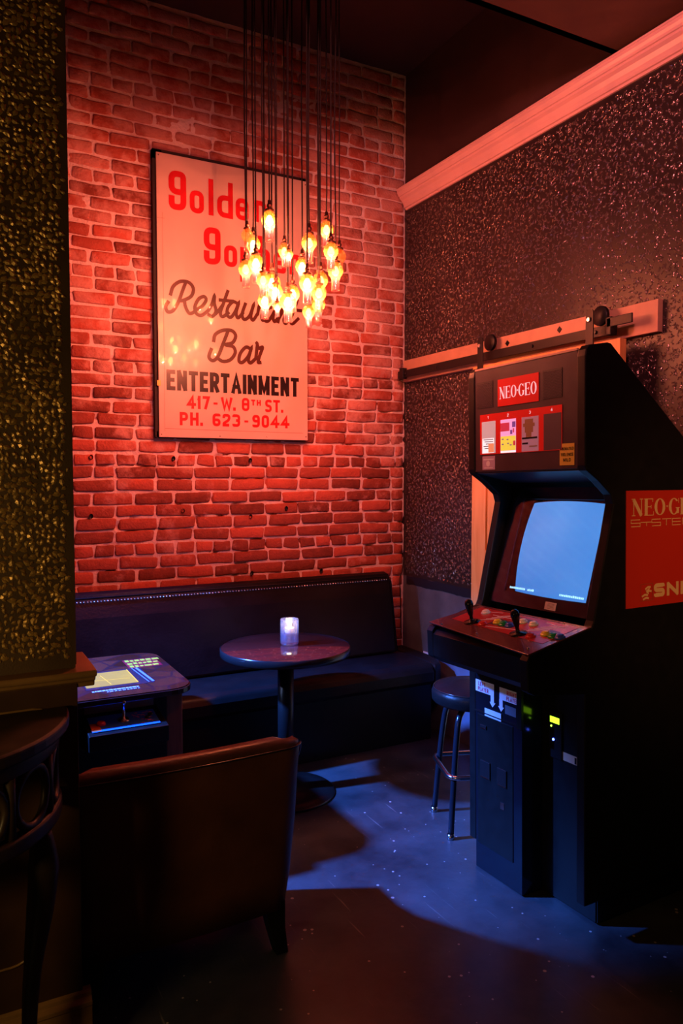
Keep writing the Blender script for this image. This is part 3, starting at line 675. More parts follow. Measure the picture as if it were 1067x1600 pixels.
MB().box(2.462, 2.50, 2.262, 2.292, 2.08, 2.155).build('end_stop', m_rail, t, .003)
for u_, v_ in ((2.62, 2.165), (2.98, 2.158)):
    o = tag(MB().box(-.001, .001, -.011, .011, -.011, .011).build('nail_plate', m_black_metal, None), 'small dark screw plate on the header board, nearer the '+('right' if u_ < 2.8 else 'left')+' hanger', 'plate')
    o.location = (XR-.0318, u_, v_); o.rotation_euler = (.78, 0, 0)
door = thing('barn_door', 'orange pine barn door hanging behind the upright arcade machine', 'door', (2.445, 2.655, 0))
DX0, DX1 = -.018, .018; dy = .475
for a, b, c, d in ((-dy, -dy+.11, .03, 2.05), (dy-.11, dy, .03, 2.05)): MB().box(DX0, DX1, a, b, c, d).build('stile', m_door, door, .002)
for c, d in ((.03, .19), (1.0, 1.12), (1.92, 2.05)): MB().box(DX0, DX1, -dy+.111, dy-.111, c, d).build('crossrail', m_door, door, .002)
for c, d in ((.191, .999), (1.121, 1.919)):
    for k in range(6):
        a = -dy+.112+k*.1213; MB().box(-.006, .010, a+.0008, a+.1203, c, d).build('plank', m_door, door, .0015)
for y in (.411, -.315):
    h = MB().box(DX0-.006, DX0-.0005, y-.021, y+.021, 1.80, 2.175).build('hanger_strap', m_rail, door, .001)
    o = MB().lathe([(.0001, -.009), (.040, -.009), (.042, -.006), (.036, 0), (.042, .006), (.040, .009), (.0001, .009)], (0,0,0), 20, cap=False).build('wheel', m_rail, h)
    o.rotation_euler = (0, pi/2, 0); o.location = (.042, y, 2.1715)
    o = MB().lathe([(.0001, -.006), (.009, -.006), (.012, 0)], (0,0,0), 6, False).build('bolt', m_nail, h); o.rotation_euler = (0, pi/2, 0); o.location = (DX0-.008, y, 2.15)
    MB().prism([(y-.021+.021*(1-cos(pi*i/10)), 2.174+.021*sin(pi*i/10)) for i in range(11)], 'x', DX0-.006, DX0-.0005).build('strap_top', m_rail, h)
o = tag(MB().box(XR-.008, XR-.0015, 3.675, 3.745, .39, .44).build('wall_outlet', m_white, None, .002), 'small white outlet plate low on the grey wall beside the bench', 'outlet')

# ================================================================== BANQUETTE
bn = thing('banquette', 'long black leather wall bench with a row of nailheads along its backrest', 'bench', (1.0, 3.6, 0))
bx = -1.0; by = -3.6
MB().box(-1.6+bx, 2.44+bx, 3.50+by, 3.93+by, .0, .33).build('base', m_black, bn, .004)
sp_ = [(3.43, .335), (3.41, .36), (3.408, .41), (3.425, .44), (3.46, .452), (3.70, .455), (3.80, .45), (3.80, .335)]
MB().prism([(p[0]+by, p[1]) for p in sp_], 'x', -1.6+bx, 2.40+bx).build('seat', m_leather, bn, .012, 3)
pr = [(2.402, 3.41), (2.46, 3.44), (2.50, 3.52), (2.515, 3.64), (2.515, 3.92), (2.402, 3.92)]
MB().prism([(p[0]+bx, p[1]+by) for p in pr], 'z', .335, .45).build('seat_end', m_leather, bn, .018, 3)
bk = [(3.735, .456), (3.79, .80), (3.812, .885), (3.835, .912), (3.875, .920), (3.925, .905), (3.94, .86), (3.94, .456)]
def back_piece(x0, x1, shr=0):
    return MB().prism([(p[0]+by, p[1]) for p in bk], 'x', x0+bx, x1+bx)
mbk = MB(); nb = 9
mbk = back_piece(-1.6, 2.36)
o = mbk.build('backrest', m_leather, bn, .016, 3)
mb = MB(); k = 0; x = -.3
while x < 2.335:
    mb.sphere((x+bx, 3.8045+by, .880), .0046, 8, 4); x += .0162
mb.build('nailhead', m_nail, bn, kind='stuff')
pipe = [(-1.6+bx, 3.818+by, .897), (2.33+bx, 3.818+by, .897), (2.352+bx, 3.80+by, .87), (2.357+bx, 3.735+by, .47)]
MB().tube(pipe, .004, 6).build('piping', m_leather, bn)

# ================================================================== BISTRO TABLE + CANDLE
tb = thing('bistro_table', 'round dark topped pedestal table in front of the black bench', 'table', (1.414, 3.217, 0))
m_top = M('dark_cherry_laminate', (.045, .010, .009), .10, noise_amt=.2, noise_scale=5, coat=.6)
MB().lathe([(.0001, .700), (.298, .700), (.3005, .6985), (.3005, .6985)], seg=64, cap=False).build('tabletop', m_top, tb)
MB().lathe([(.28, .664), (.300, .664), (.305, .667), (.305, .697), (.3015, .7005)], seg=64, cap=False).build('edge_band', m_rubber, tb)
MB().lathe([(.0001, .665), (.30, .6645)], seg=48, cap=False).build('underside', m_black, tb)
MB().lathe([(.14, .655), (.14, .663)], seg=24).build('mounting_plate', m_black_metal, tb)
MB().lathe([(.038, .018), (.038, .655)], seg=28).build('pedestal', m_black_metal, tb)
MB().lathe([(.0001, .001), (.230, .001), (.232, .006), (.226, .012), (.16, .017), (.05, .021), (.042, .03), (.0001, .03)], seg=56, cap=False).build('base_disc', m_black_metal, tb)
cg = thing('candle_holder', 'ribbed clear glass with a lit tealight on the round table', 'candle', (1.44, 3.23, .7015))
mb = MB(); seg = 64; prof = [(.0001, .001), (.036, .001), (.041, .004), (.042, .012), (.042, .118), (.0415, .122), (.039, .122), (.0385, .118), (.0385, .016), (.0001, .014)]
n = len(prof); vs = []
for i in range(seg):
    a = 2*pi*i/seg; rib = .0013 if i % 4 in (0, 1) else -.0002
    for k, (r, z) in enumerate(prof): vs.append(((r+(rib if 3 <= k <= 4 else 0))*cos(a), (r+(rib if 3 <= k <= 4 else 0))*sin(a), z))
mb.add(vs, [(i*n+k, ((i+1) % seg)*n+k, ((i+1) % seg)*n+k+1, i*n+k+1) for i in range(seg) for k in range(n-1)], True)
mb.build('tumbler', m_tumbler, cg)
MB().lathe([(.0001, .055), (.020, .055), (.0225, .06), (.0225, .078), (.021, .080), (.020, .074), (.0001, .074)], seg=24, cap=False).build('tealight', M('tealight_wax', (.75, .72, .8), .4), cg)
MB().lathe([(.0001, .075), (.005, .080), (.0065, .088), (.004, .100), (.0001, .110)], seg=10, cap=False).build('flame', emat('flame', (1, .72, .38), 22), cg)
l = bpy.data.lights.new('candle_glow', 'POINT'); l.energy = .16; l.color = (1, .62, .32); l.shadow_soft_size = .012
lo = bpy.data.objects.new('candle_glow', l); COL.objects.link(lo); lo.parent = cg; lo.location = (0, 0, .105)
MB().lathe([(.0001, .0145), (.038, .0145), (.038, .052), (.0001, .052)], seg=24, cap=False).build('water', glassy('still_water', (.75, .82, 1), .1, .12, (.5, .65, 1)), cg)

# ================================================================== COCKTAIL ARCADE TABLE
ct = thing('cocktail_arcade_table', 'low table arcade machine with printed glass top and lit joystick panel', 'arcade table', (.565, 3.16, 0))
ox, oy = -.565, -3.16
TX0, TX1, TY0, TY1, TZ = .27, .866, 2.825, 3.49, .68
MB().prism([(x+ox, y+oy) for x, y in rrect(TX0, TX1, TY0, TY1, .10, 6)], 'z', TZ-.026, TZ-.004).build('tabletop', m_rubber, ct, .003)
def art_material():
    m = M('printed_rock_art', (.2, .08, .07), .12, spec=.2); nt = m.node_tree; N = nt.nodes; L = nt.links
    tc = N.new('ShaderNodeTexCoord'); v = N.new('ShaderNodeTexVoronoi'); v.inputs['Scale'].default_value = 9; L.new(tc.outputs['Object'], v.inputs['Vector'])
    hs = N.new('ShaderNodeMapRange'); hs.inputs[3].default_value = .4; hs.inputs[4].default_value = 1.2; sx = N.new('ShaderNodeSeparateXYZ'); L.new(v.outputs['Color'], sx.inputs[0]); L.new(sx.outputs[0], hs.inputs[0])
    sc = N.new('ShaderNodeVectorMath'); sc.operation = 'SCALE'; sc.inputs[0].default_value = (.10, .020, .012); L.new(hs.outputs[0], sc.inputs['Scale'])
    v2 = N.new('ShaderNodeTexVoronoi'); v2.feature = 'DISTANCE_TO_EDGE'; v2.inputs['Scale'].default_value = 9; L.new(tc.outputs['Object'], v2.inputs['Vector'])
    e = N.new('ShaderNodeMapRange'); e.inputs[1].default_value = .02; e.inputs[2].default_value = .06; L.new(v2.outputs['Distance'], e.inputs[0])
    mx = N.new('ShaderNodeMix'); mx.data_type = 'RGBA'; L.new(e.outputs[0], mx.inputs[0]); mx.inputs[6].default_value = (.04, .012, .016, 1); L.new(sc.outputs[0], mx.inputs[7])
    L.new(mx.outputs[2], N['Principled BSDF'].inputs['Base Color']); return m
MB().prism([(x+ox, y+oy) for x, y in rrect(TX0+.006, TX1-.006, TY0+.006, TY1-.006, .095, 6)], 'z', TZ-.0038, TZ).build('printed_glass', art_material(), ct, .001)
def screen_mat(name, c1, c2, scale, strength, speck=False):
    m = M(name, (.02, .02, .03), .2, spec=.2); nt = m.node_tree; N = nt.nodes; L = nt.links; b = N['Principled BSDF']
    tc = N.new('ShaderNodeTexCoord'); n = N.new('ShaderNodeTexNoise'); n.inputs['Scale'].default_value = scale; L.new(tc.outputs['Object'], n.inputs['Vector'])
    mx = N.new('ShaderNodeMix'); mx.data_type = 'RGBA'; mx.inputs[6].default_value = tuple(c1)+(1,); mx.inputs[7].default_value = tuple(c2)+(1,); L.new(n.outputs['Fac'], mx.inputs[0])
    L.new(mx.outputs[2], b.inputs['Emission Color']); b.inputs['Emission Strength'].default_value = strength; return m
MB().box(.475+ox, .735+ox, 2.955+oy, 3.215+oy, TZ+.0002, TZ+.0008).build('bezel', M('smoked_bezel', (.05, .025, .04), .1), ct)
MB().box(.480+ox, .675+ox, 2.985+oy, 3.195+oy, TZ+.0010, TZ+.0016).build('screen', screen_mat('cocktail_screen', (.20, .15, .004), (.42, .34, .010), 4, 1.0), ct, label='dim yellow screen')
mb = MB(); rr_ = random.Random(4)
tp = lambda p: (p.x, p.y, TZ+.0020)
ribbon(mb, [(.575+ox, 3.0+oy), (.56+ox, 3.15+oy)], .003, tp); ribbon(mb, [(.50+ox, 3.08+oy), (.66+ox, 3.06+oy)], .003, tp); ribbon(mb, [(.676+ox, 2.985+oy), (.676+ox, 3.2+oy)], .004, tp)
mb.build('screen_lines', emat('orange_lines', (.6, .35, .03), .8), ct)
mb = MB()
for k in range(2): ribbon(mb, [(.715+ox+k*.018, 2.97+oy), (.70+ox+k*.018, 3.21+oy)], .004+.006*k, tp)
mb.build('blue_reflector', M('pale_blue_print', (.22, .3, .75), .2), ct)
mb = MB(); rr_ = random.Random(8)
for row, yy in enumerate((3.225, 3.275, 3.325)):
    x = .700
    while x < .825:
        wd = rr_.uniform(.012, .03); mb.box(x+ox, x+wd+ox, yy+oy, yy+rr_.uniform(.02, .035)+oy, TZ+.0005, TZ+.0012); x += wd+.006
mb.build('instruction_print', M('yellow_print', (.62, .58, .05), .3), ct)
MB().box(.692+ox, .834+ox, 3.215+oy, 3.368+oy, TZ+.0001, TZ+.0004).build('instruction_panel', M('crimson_print', (.30, .01, .03), .3), ct)
mb = MB(); x = .49
while x < .665:
    wd = rr_.uniform(.006, .016); mb.box(x+ox, x+wd+ox, 2.918+oy, 2.932+oy, TZ+.0005, TZ+.0011)
    if x > .53: mb.box(x+ox, x+wd*.8+ox, 2.898+oy, 2.906+oy, TZ+.0005, TZ+.0011)
    x += wd+.0025
mb.build('footer_print', M('white_blue_print', (.45, .5, .85), .3), ct)
MB().box(.40+ox, .775+ox, 2.935+oy, 3.36+oy, 0, TZ-.027).build('cabinet', m_black, ct, .003)
MB().box(.776+ox, .842+ox, 2.945+oy, 3.36+oy, 0, TZ-.027).build('side_cheek', m_cheek, ct, .004); MB().box(.31+ox, .399+ox, 2.945+oy, 3.36+oy, 0, TZ-.027).build('side_cheek', m_cheek, ct, .004)
MB().box(.462+ox, .722+ox, 2.931+oy, 2.9345+oy, .585, .648).build('front_plate', M('beige_plate', (.30, .27, .20), .5), ct)
MB().prism([(2.752+oy, .568), (2.752+oy, .510), (2.9348+oy, .47), (2.9348+oy, .597)], 'x', .448+ox, .735+ox).build('control_box', m_black, ct, .003)
cm = Matrix.Translation((.5915+ox, 2.84+oy, .5834)) @ Matrix.Rotation(math.atan2(.029, .183), 4, 'X')
def cbox(x0, x1, y0, y1, z0, z1): return MB().box(x0, x1, y0, y1, z0, z1, cm)
cbox(-.128, .118, -.066, .056, .0014, .0022).build('control_overlay', M('blue_overlay', (.03, .16, .75), .3), ct, label='bright blue control overlay')
m_btn_red = M('red_button', (.75, .03, .02), .25); m_btn_yel = M('yellow_button', (.85, .65, .05), .25); m_btn_grn = M('green_button', (.02, .30, .10), .25); m_btn_blu = M('blue_button', (.03, .08, .55), .25); m_btn_wht = M('white_button', (.85, .85, .85), .25)
mb = MB(); rr_ = random.Random(3)
for k in range(26):
    a = rr_.uniform(.03, .10); b_ = rr_.uniform(-.05, .04); mb.box(a, a+rr_.uniform(.004, .014), b_, b_+.004, .0024, .0027, cm)
mb.build('overlay_print', M('pink_print', (.8, .15, .35), .4), ct)
cbox(-.128, -.095, -.06, .0, .0024, .0028).build('overlay_patch', M('orange_print', (.6, .12, .03), .4), ct)
j = MB().lathe([(.022, .0), (.020, .004), (.006, .007), (.005, .06), (.008, .064), (.008, .074), (.0001, .078)], (0,0,0), 14, cap=False).build('joystick', m_chrome, ct); j.matrix_local = cm @ Matrix.Translation((-.005, .0, .0025))
b_ = MB().lathe([(.017, 0), (.017, .005), (.013, .010), (.0001, .012)], (0,0,0), 18, cap=False).build('button', m_btn_red, ct); b_.matrix_local = cm @ Matrix.Translation((-.088, -.012, .0025))
for a, c in ((.082, -.01), (.098, .012)):
    b_ = MB().lathe([(.010, 0), (.010, .004), (.0001, .006)], (0,0,0), 14, cap=False).build('button', m_rubber, ct); b_.matrix_local = cm @ Matrix.Translation((a, c, .0025))

# ================================================================== CLUB CHAIR (back towards us)
ch = thing('club_chair', 'brown leather tub chair seen from behind, beside the panelled partition', 'chair', (.625, 2.43, 0))
def chair_path(k, n=44):
    """U-shaped plan, open towards +Y; k = inset"""
    pts = []; W = .372-k; Y0_ = -.335+k; R = .075-k*.4; arm = .08
    for i in range(7): pts.append((-W, arm-(arm-(Y0_+R))*i/6))
    for i in range(1, 8): a = pi+pi/2*i/8; pts.append((-W+R+R*cos(a), Y0_+R+R*sin(a)))
    for i in range(9): pts.append((-W+R+(2*W-2*R)*i/8, Y0_-.012*sin(pi*i/8)))
    for i in range(1, 9): a = -pi/2+pi/2*i/8; pts.append((W-R+R*cos(a), Y0_+R+R*sin(a)))
    for i in range(1, 7): pts.append((W, Y0_+R+(arm-(Y0_+R))*i/6))
    return pts
def shell(prof):
    """prof: list of (inset, height fraction)"""
    vs = []; rows = []
    for ins, hf in prof:
        P = chair_path(ins); n = len(P); idx = []
        for i, (x, y) in enumerate(P):
            zt = .688-.27*min(1, max(0, (y+.29)/.22))**.8
            z = .14+(zt-.14)*hf; tp_ = 1-.12*(1-hf)
            yy = y*(1-.06*(1-hf)) if y < 0 else y
            idx.append(len(vs)); vs.append((x*tp_, yy, z))
        rows.append(idx)
    fs = []
    R = len(rows)
    for a in range(R):
        b = (a+1) % R
        for i in range(len(rows[0])-1): fs.append((rows[a][i], rows[a][i+1], rows[b][i+1], rows[b][i]))
    fs.append(tuple(r[0] for r in rows)); fs.append(tuple(r[-1] for r in rows)[::-1])
    mb = MB(); mb.add(vs, fs, True); return mb
shell([(.004, 0), (-.002, .2), (-.004, .5), (0, .80), (.0, .93), (.004, .965), (.018, .992), (.045, 1.0), (.072, .99), (.084, .95), (.088, .7), (.088, 0)]).build('shell', m_brown_leather, ch)
pp = []
for x, y in chair_path(-.0015):
    zt = .688-.27*min(1, max(0, (y+.29)/.22))**.8
    pp.append((x*.995, y, .14+(zt-.14)*.945))
MB().tube(pp, .0035, 6).build('piping', m_rubber, ch)
MB().prism(rrect(-.262, .262, -.235, .10, .06), 'z', .27, .42).build('seat', m_brown_leather, ch, .03, 4)
MB().prism(rrect(-.27, .27, -.24, .09, .05), 'z', .15, .269).build('seat_base', m_brown_leather, ch, .01)
for sx, sy in ((-1, -1), (1, -1), (-1, 1), (1, 1)):
    mb = MB(); x, y = sx*.272, sy*.05 if sy > 0 else -.27; vs = []
    for z, r, off in ((.165, .034, 0), (.08, .026, .01), (0, .020, .026)):
        for dx, dy_ in ((-r, -r), (r, -r), (r, r), (-r, r)): vs.append((x+dx+sx*off*.7, y+dy_+sy*off, z))
    fs = [(0,1,2,3)]+[(8,11,10,9)]
    for k in (0, 4): fs += [(k+i, k+(i+1) % 4, k+4+(i+1) % 4, k+4+i) for i in range(4)]
    mb.add(vs, fs); mb.build('leg', m_black, ch, .003)

# ================================================================== DEMILUNE CONSOLE (far left)
cs = thing('console_table', 'dark carved half round console table against the panelled partition', 'table', (-.08, 1.93, 0))
def arc(r, n=28, y0=0): return [(r*cos(-pi*i/n), r*sin(-pi*i/n)+y0) for i in range(n+1)]
MB().prism(arc(.345), 'z', .905, .935).build('tabletop', m_wood_dark, cs, .008, 3)
mb = MB()
def band(r0, r1, z0, z1):
    A = arc(r1)+arc(r0)[::-1]; return MB().prism(A, 'z', z0, z1, True)
band(.300, .322, .868, .904).build('apron_rail', m_wood_dark, cs, .003); band(.292, .326, .700, .738).build('apron_rail', m_wood_dark, cs, .008, 3)
for k in range(7):
    a = -pi*(k+.5)/7; ring = []
    for i in range(20):
        t = 2*pi*i/20; u_ = .058*cos(t); z = .803+.064*sin(t); aa = a+u_/.311
        ring.append((.311*cos(aa), .311*sin(aa), z))
    MB().tube(ring, .0095, 8, True).build('carved_ring', m_wood_dark, cs)
for k in range(6):
    a = -pi*(k+1)/7; MB().tube([(.311*cos(a), .311*sin(a), .74), (.311*cos(a), .311*sin(a), .868)], [.012, .012], 8).build('baluster', m_wood_dark, cs)
for a in (-.5, -1.2, -pi+1.2, -pi+.5):
    c, s_ = cos(a), sin(a); prof = [(.300, .70, .022), (.305, .62, .034), (.295, .52, .03), (.275, .38, .02), (.265, .22, .016), (.285, .08, .017), (.31, .0, .024)]
    P = catmull([(p[0]*c, p[0]*s_, p[1]) for p in prof], 4); Rr = [prof[min(6, int(i/4))][2]*(1-(i/4) % 1)+prof[min(6, int(i/4)+1)][2]*((i/4) % 1) for i in range(len(P))]
    MB().tube(P, Rr, 10).build('leg', m_wood_dark, cs)

# ================================================================== BAR STOOL
st = thing('bar_stool', 'black padded bar stool with chrome foot ring left of the arcade machine', 'stool', (1.995, 2.555, 0), (0, 0, radians(-20)))
MB().lathe([(.0001, .536), (.165, .534), (.174, .545), (.176, .575), (.170, .590), (.160, .597), (.08, .604), (.0001, .605)], seg=44, cap=False).build('seat', m_leather, st)
ring_ = [(.1665*cos(2*pi*i/44), .1665*sin(2*pi*i/44), .5945) for i in range(44)]
MB().tube(ring_, .0028, 6, True).build('seat_piping', m_rubber, st)
MB().lathe([(.10, .520), (.10, .5355)], seg=24).build('swivel_plate', m_black_metal, st)
m_leg = M('black_enamel_tube', (.02, .025, .04), .2, metal=.5)
for k in range(4):
    a = pi/4+k*pi/2; c, s_ = cos(a), sin(a)
    P = catmull([(.055*c, .055*s_, .520), (.085*c, .085*s_, .515), (.120*c, .120*s_, .490), (.138*c, .138*s_, .43), (.160*c, .160*s_, .26), (.184*c, .184*s_, .012)], 5)
    lg = MB().tube(P, .0125, 10).build('leg', m_leg, st)
    MB().lathe([(.0145, 0), (.015, .004), (.0145, .022)], (.185*c, .185*s_, 0), 12).build('foot_cap', m_chrome, lg)
    MB().sphere((.178*c, .178*s_, .255), .010, 8, 5).build('rivet', m_chrome, lg)
rg = []
for p in rrect(-.137, .137, -.137, .137, .045, 5): rg.append((p[0], p[1], .255))
MB().tube(rg, .0105, 10, True).build('foot_ring', m_chrome, st)

# ================================================================== UPRIGHT ARCADE MACHINE
ar = thing('arcade_machine', 'tall black upright arcade machine with glowing blue screen and red side panel', 'arcade machine', (1.80, 1.72, .011), (radians(-1.05), 0, radians(1.4)))
W = .575
side = [(0, .10), (0, .79), (-.212, .815), (-.240, .83), (-.245, .925), (-.232, .943), (-.21, .948), (.03, 1.000), (.040, 1.02), (.128, 1.395), (.118, 1.425), (.06, 1.470), (.004, 1.505), (.0, 1.52), (0, 1.865), (.004, 1.885), (.018, 1.900), (.10, 1.914), (.116, 1.912), (.60, 1.523), (.612, 1.49), (.612, .10)]
far_side = [((x+.045) if x < -.15 else x, z) for x, z in side]
MB().prism(side, 'y', -.002, .034).build('side_panel', m_black, ar, .004, 3); MB().prism(far_side, 'y', W-.034, W+.002).build('side_panel', m_black, ar, .004, 3)
# body shells between the sides
MB().box(.10, .60, .0345, W-.0345, .0, .80).build('pedestal', m_black, ar)
MB().box(.30, .60, .0345, W-.0345, .801, 1.40).build('back_box', m_black, ar)
MB().prism([(.012, 1.512), (.012, 1.885), (.10, 1.908), (.595, 1.512), (.595, 1.402), (.32, 1.402), (.22, 1.47), (.19, 1.475)], 'y', .0345, W-.0345).build('marquee_box', m_black, ar)
m_face = M('plum_black_face', (.050, .028, .036), .42, noise_amt=.1, noise_scale=10)
MB().box(.004, .0118, .035, W-.035, 1.510, 1.887).build('marquee_face', m_face, ar, .001)
MB().box(.002, .012, .035, W-.035, 1.886, 1.894).build('marquee_trim', m_iron_red, ar, .001)
MB().prism([(.012, 1.5095), (.19, 1.4725), (.19, 1.468), (.012, 1.504)], 'y', .0345, W-.0345).build('marquee_underside', M('blue_black_plastic', (.03, .04, .08), .35), ar)
# speaker grilles
def dec(y0, y1, z0, z1, mat, name, x=.004, th=.0012, parent=ar, **kw): return MB().box(x-th, x-.0001, y0, y1, z0, z1).build(name, mat, parent, **kw)
for y0, y1 in ((.440, .530), (.100, .188)):
    g = dec(y0, y1, 1.745, 1.842, M('grille_black', (.012, .010, .012), .5), 'speaker_grille')
    mb = MB(); nn = 16
    for i in range(nn):
        for j in range(18):
            yy = y0+.003+(y1-y0-.006)*(i+.5*(j % 2))/nn; zz = 1.748+(.091)*j/18
            mb.box(.0020, .00275, yy, yy+.0026, zz, zz+.0026)
    mb.build('perforation', M('grille_rim', (.10, .06, .08), .4), g, kind='stuff')
m_mq_red = M('backlit_red', (.70, .02, .015), .3, emit=(.9, .02, .01), es=.06); m_mq_white = M('backlit_white', (.8, .7, .8), .4, emit=(1, .75, .85), es=.22)
def face_place(x): return lambda p: (x-.00005*LIFT[0], -p.x, p.y)
lg = dec(.206, .412, 1.743, 1.840, m_mq_red, 'logo_panel', th=.002)
mb = MB(); serif(mb, 'NEO.GEO', -.404, -.213, 1.769, 1.812, face_place(.0016)); mb.build('lettering', m_mq_white, lg)
gp = dec(.100, .511, 1.573, 1.721, m_mq_red, 'title_panel', th=.0016)
m_card = {'g': M('card_grey', (.55, .5, .5), .4, emit=(.8, .7, .75), es=.14), 'w': M('card_white', (.8, .8, .9), .4, emit=(1, .95, 1), es=.4), 'p': M('card_pink', (.8, .35, .7), .4, emit=(1, .45, .85), es=.30), 'y': M('card_yellow', (.8, .8, .1), .4, emit=(.9, .9, .1), es=.25),
 'r': M('card_crimson', (.6, .06, .12), .4, emit=(.8, .05, .12), es=.15), 'v': M('card_violet', (.2, .1, .4), .4, emit=(.3, .12, .6), es=.12), 'b': M('card_brown', (.25, .09, .04), .5, emit=(.3, .1, .04), es=.08), 'm': M('card_mauve', (.45, .25, .32), .5, emit=(.5, .25, .35), es=.10), 'd': M('card_dark', (.10, .07, .09), .4), 'o': M('card_orange', (.8, .4, .2), .4, emit=(.9, .4, .2), es=.2), 'k': m_rubber}
def card(y0, y1, z0, z1, c, lvl, name='card_patch'): return dec(y0, y1, z0, z1, m_card[c], name, .0024-.0004*lvl, .0005, gp)
card(.424, .500, 1.577, 1.694, 'g', 0, 'title_card'); card(.432, .496, 1.578, 1.632, 'w', 1); card(.432, .462, 1.58, 1.612, 'o', 2)
card(.317, .397, 1.575, 1.694, 'p', 0, 'title_card'); card(.318, .396, 1.583, 1.634, 'y', 1); card(.350, .397, 1.652, 1.682, 'r', 1); card(.319, .336, 1.664, 1.684, 'v', 1); card(.335, .346, 1.640, 1.655, 'v', 1); card(.326, .332, 1.645, 1.66, 'r', 1); card(.318, .396, 1.575, 1.582, 'w', 1); card(.319, .330, 1.600, 1.616, 'r', 2)
for k, (a, b) in enumerate(((.38, 1.622), (.355, 1.620), (.38, 1.604), (.352, 1.606), (.338, 1.60))): card(a, a+.009, b, b+.004, 'v', 2)
card(.206, .288, 1.575, 1.694, 'm', 0, 'title_card'); card(.232, .272, 1.64, 1.686, 'b', 1); card(.224, .280, 1.660, 1.672, 'b', 2); card(.240, .266, 1.620, 1.640, 'b', 1); card(.212, .285, 1.618, 1.624, 'k', 2); card(.256, .284, 1.600, 1.606, 'k', 2); card(.212, .25, 1.590, 1.594, 'b', 2)
mb = MB(); 
for k in range(5): mb.box(.0014, .0016, .436, .490-.006*(k % 3), 1.626-.008*k, 1.629-.008*k)
mb.build('card_print', m_card['d'], gp)
card(.102, .182, 1.575, 1.696, 'd', 0, 'title_card')
for s_, y in (('1', .463), ('2', .357), ('3', .247), ('4', .145)):
    mb = MB(); text(mb, s_, -y-.004, -y+.004, 1.703, 1.714, .0022, face_place(.0018)); mb.build('lettering', m_mq_white, gp)
# stickers on the marquee
stk = dec(.429, .498, 1.517, 1.567, M('mauve_label', (.48, .36, .52), .5), 'label_plate')
mb = MB(); mb.box(.0022, .0027, .435, .492, 1.552, 1.557); mb.box(.0022, .0027, .44, .487, 1.522, 1.525); mb.lathe([(.0001, 0), (.011, 0)], (0,0,0), 8, cap=False)
mb.v = [v if abs(v[2]) > .5 else (.0024, .466+v[0], 1.539+v[1]) for v in mb.v]; mb.build('label_print', m_paper, stk)
stk = dec(.047, .110, 1.522, 1.593, M('ochre_label', (.75, .50, .07), .5), 'caution_label', label='yellow caution label')
mb = MB(); text(mb, 'ANIMATED', -.107, -.050, 1.571, 1.581, .0017, face_place(.0022)); text(mb, 'VIOLENCE', -.105, -.051, 1.552, 1.562, .0019, face_place(.0022)); text(mb, 'MILD', -.094, -.062, 1.534, 1.545, .0019, face_place(.0022)); mb.build('lettering', m_rubber, stk)
# monitor: leaning bezel, bulging picture tube, glass pane
def on_glass(s, y, d):
    """s = 0..1 up the glass, d = depth behind it"""
    x = .06+.13*s; z = 1.02+.433*s; L = hypot(.13, .433); return (x+d*.433/L, y, z-d*.13/L)
def gquad(y0, y1, s0, s1, d, th=.004):
    a, b = [on_glass(s0, y0, d), on_glass(s0, y1, d), on_glass(s1, y1, d), on_glass(s1, y0, d)], [on_glass(s0, y0, d+th), on_glass(s0, y1, d+th), on_glass(s1, y1, d+th), on_glass(s1, y0, d+th)]
    return MB().add(a+b, [(0,1,2,3),(7,6,5,4),(0,4,5,1),(1,5,6,2),(2,6,7,3),(3,7,4,0)])
m_bez = M('plum_bezel', (.018, .013, .024), .4, spec=.3)
gquad(.0345, W-.0345, 0, .105, .012).build('bezel', m_bez, ar); gquad(.0345, W-.0345, .90, 1, .012).build('bezel', m_black, ar)
gquad(.0345, .075, .105, .90, .012).build('bezel', m_bez, ar); gquad(.475, W-.0345, .105, .90, .012).build('bezel', m_bez, ar)
def crt_material():
    m = M('blue_picture_tube', (.02, .03, .06), .15); nt = m.node_tree; N = nt.nodes; L = nt.links; b = N['Principled BSDF']
    tc = N.new('ShaderNodeTexCoord'); n = N.new('ShaderNodeTexNoise'); n.inputs['Scale'].default_value = 2.6; n.inputs['Detail'].default_value = 1
    L.new(tc.outputs['Object'], n.inputs['Vector'])
    r = N.new('ShaderNodeValToRGB'); e = r.color_ramp.elements; e[0].position = .30; e[0].color = (.028, .18, .54, 1); e[1].position = .66; e[1].color = (.08, .27, .64, 1)
    L.new(n.outputs['Fac'], r.inputs[0]); L.new(r.outputs[0], b.inputs['Emission Color']); b.inputs['Emission Strength'].default_value = .85
    return m
m_crt = crt_material()
vs = []; fs = []; nu, nv = 20, 20
for j in range(nv+1):
    for i in range(nu+1):
        u, v = i/nu*2-1, j/nv*2-1; uu = u*(1-.035*v*v); vv = v*(1-.035*u*u)
        vs.append(on_glass(.505+.395*vv, .272+.190*uu, .022+.028*(u*u+v*v)*.5))
for j in range(nv):
    for i in range(nu): a = j*(nu+1)+i; fs.append((a, a+1, a+nu+2, a+nu+1))
tube_ = MB(); tube_.add(vs, fs, True); crt = tube_.build('picture_tube', m_crt, ar, label='glowing blue screen')
gquad(.05, .53, .05, .95, .075, .01).build('monitor_back', m_black, ar)
mb = MB(); rr_ = random.Random(12)
for y0, y1 in ((.38, .455), (.335, .362), (.095, .205)):
    y = y1
    while y > y0:
        wd = rr_.uniform(.004, .008)
        a = [on_glass(.135+.0*y, y-wd, .020), on_glass(.135, y, .020), on_glass(.148+rr_.uniform(0, .008), y, .020), on_glass(.150, y-wd, .020)]; mb.add(a, [(0,1,2,3)]); y -= wd+.0022
mb.build('screen_text', emat('screen_text', (.35, .75, 1), 1.1), ar)
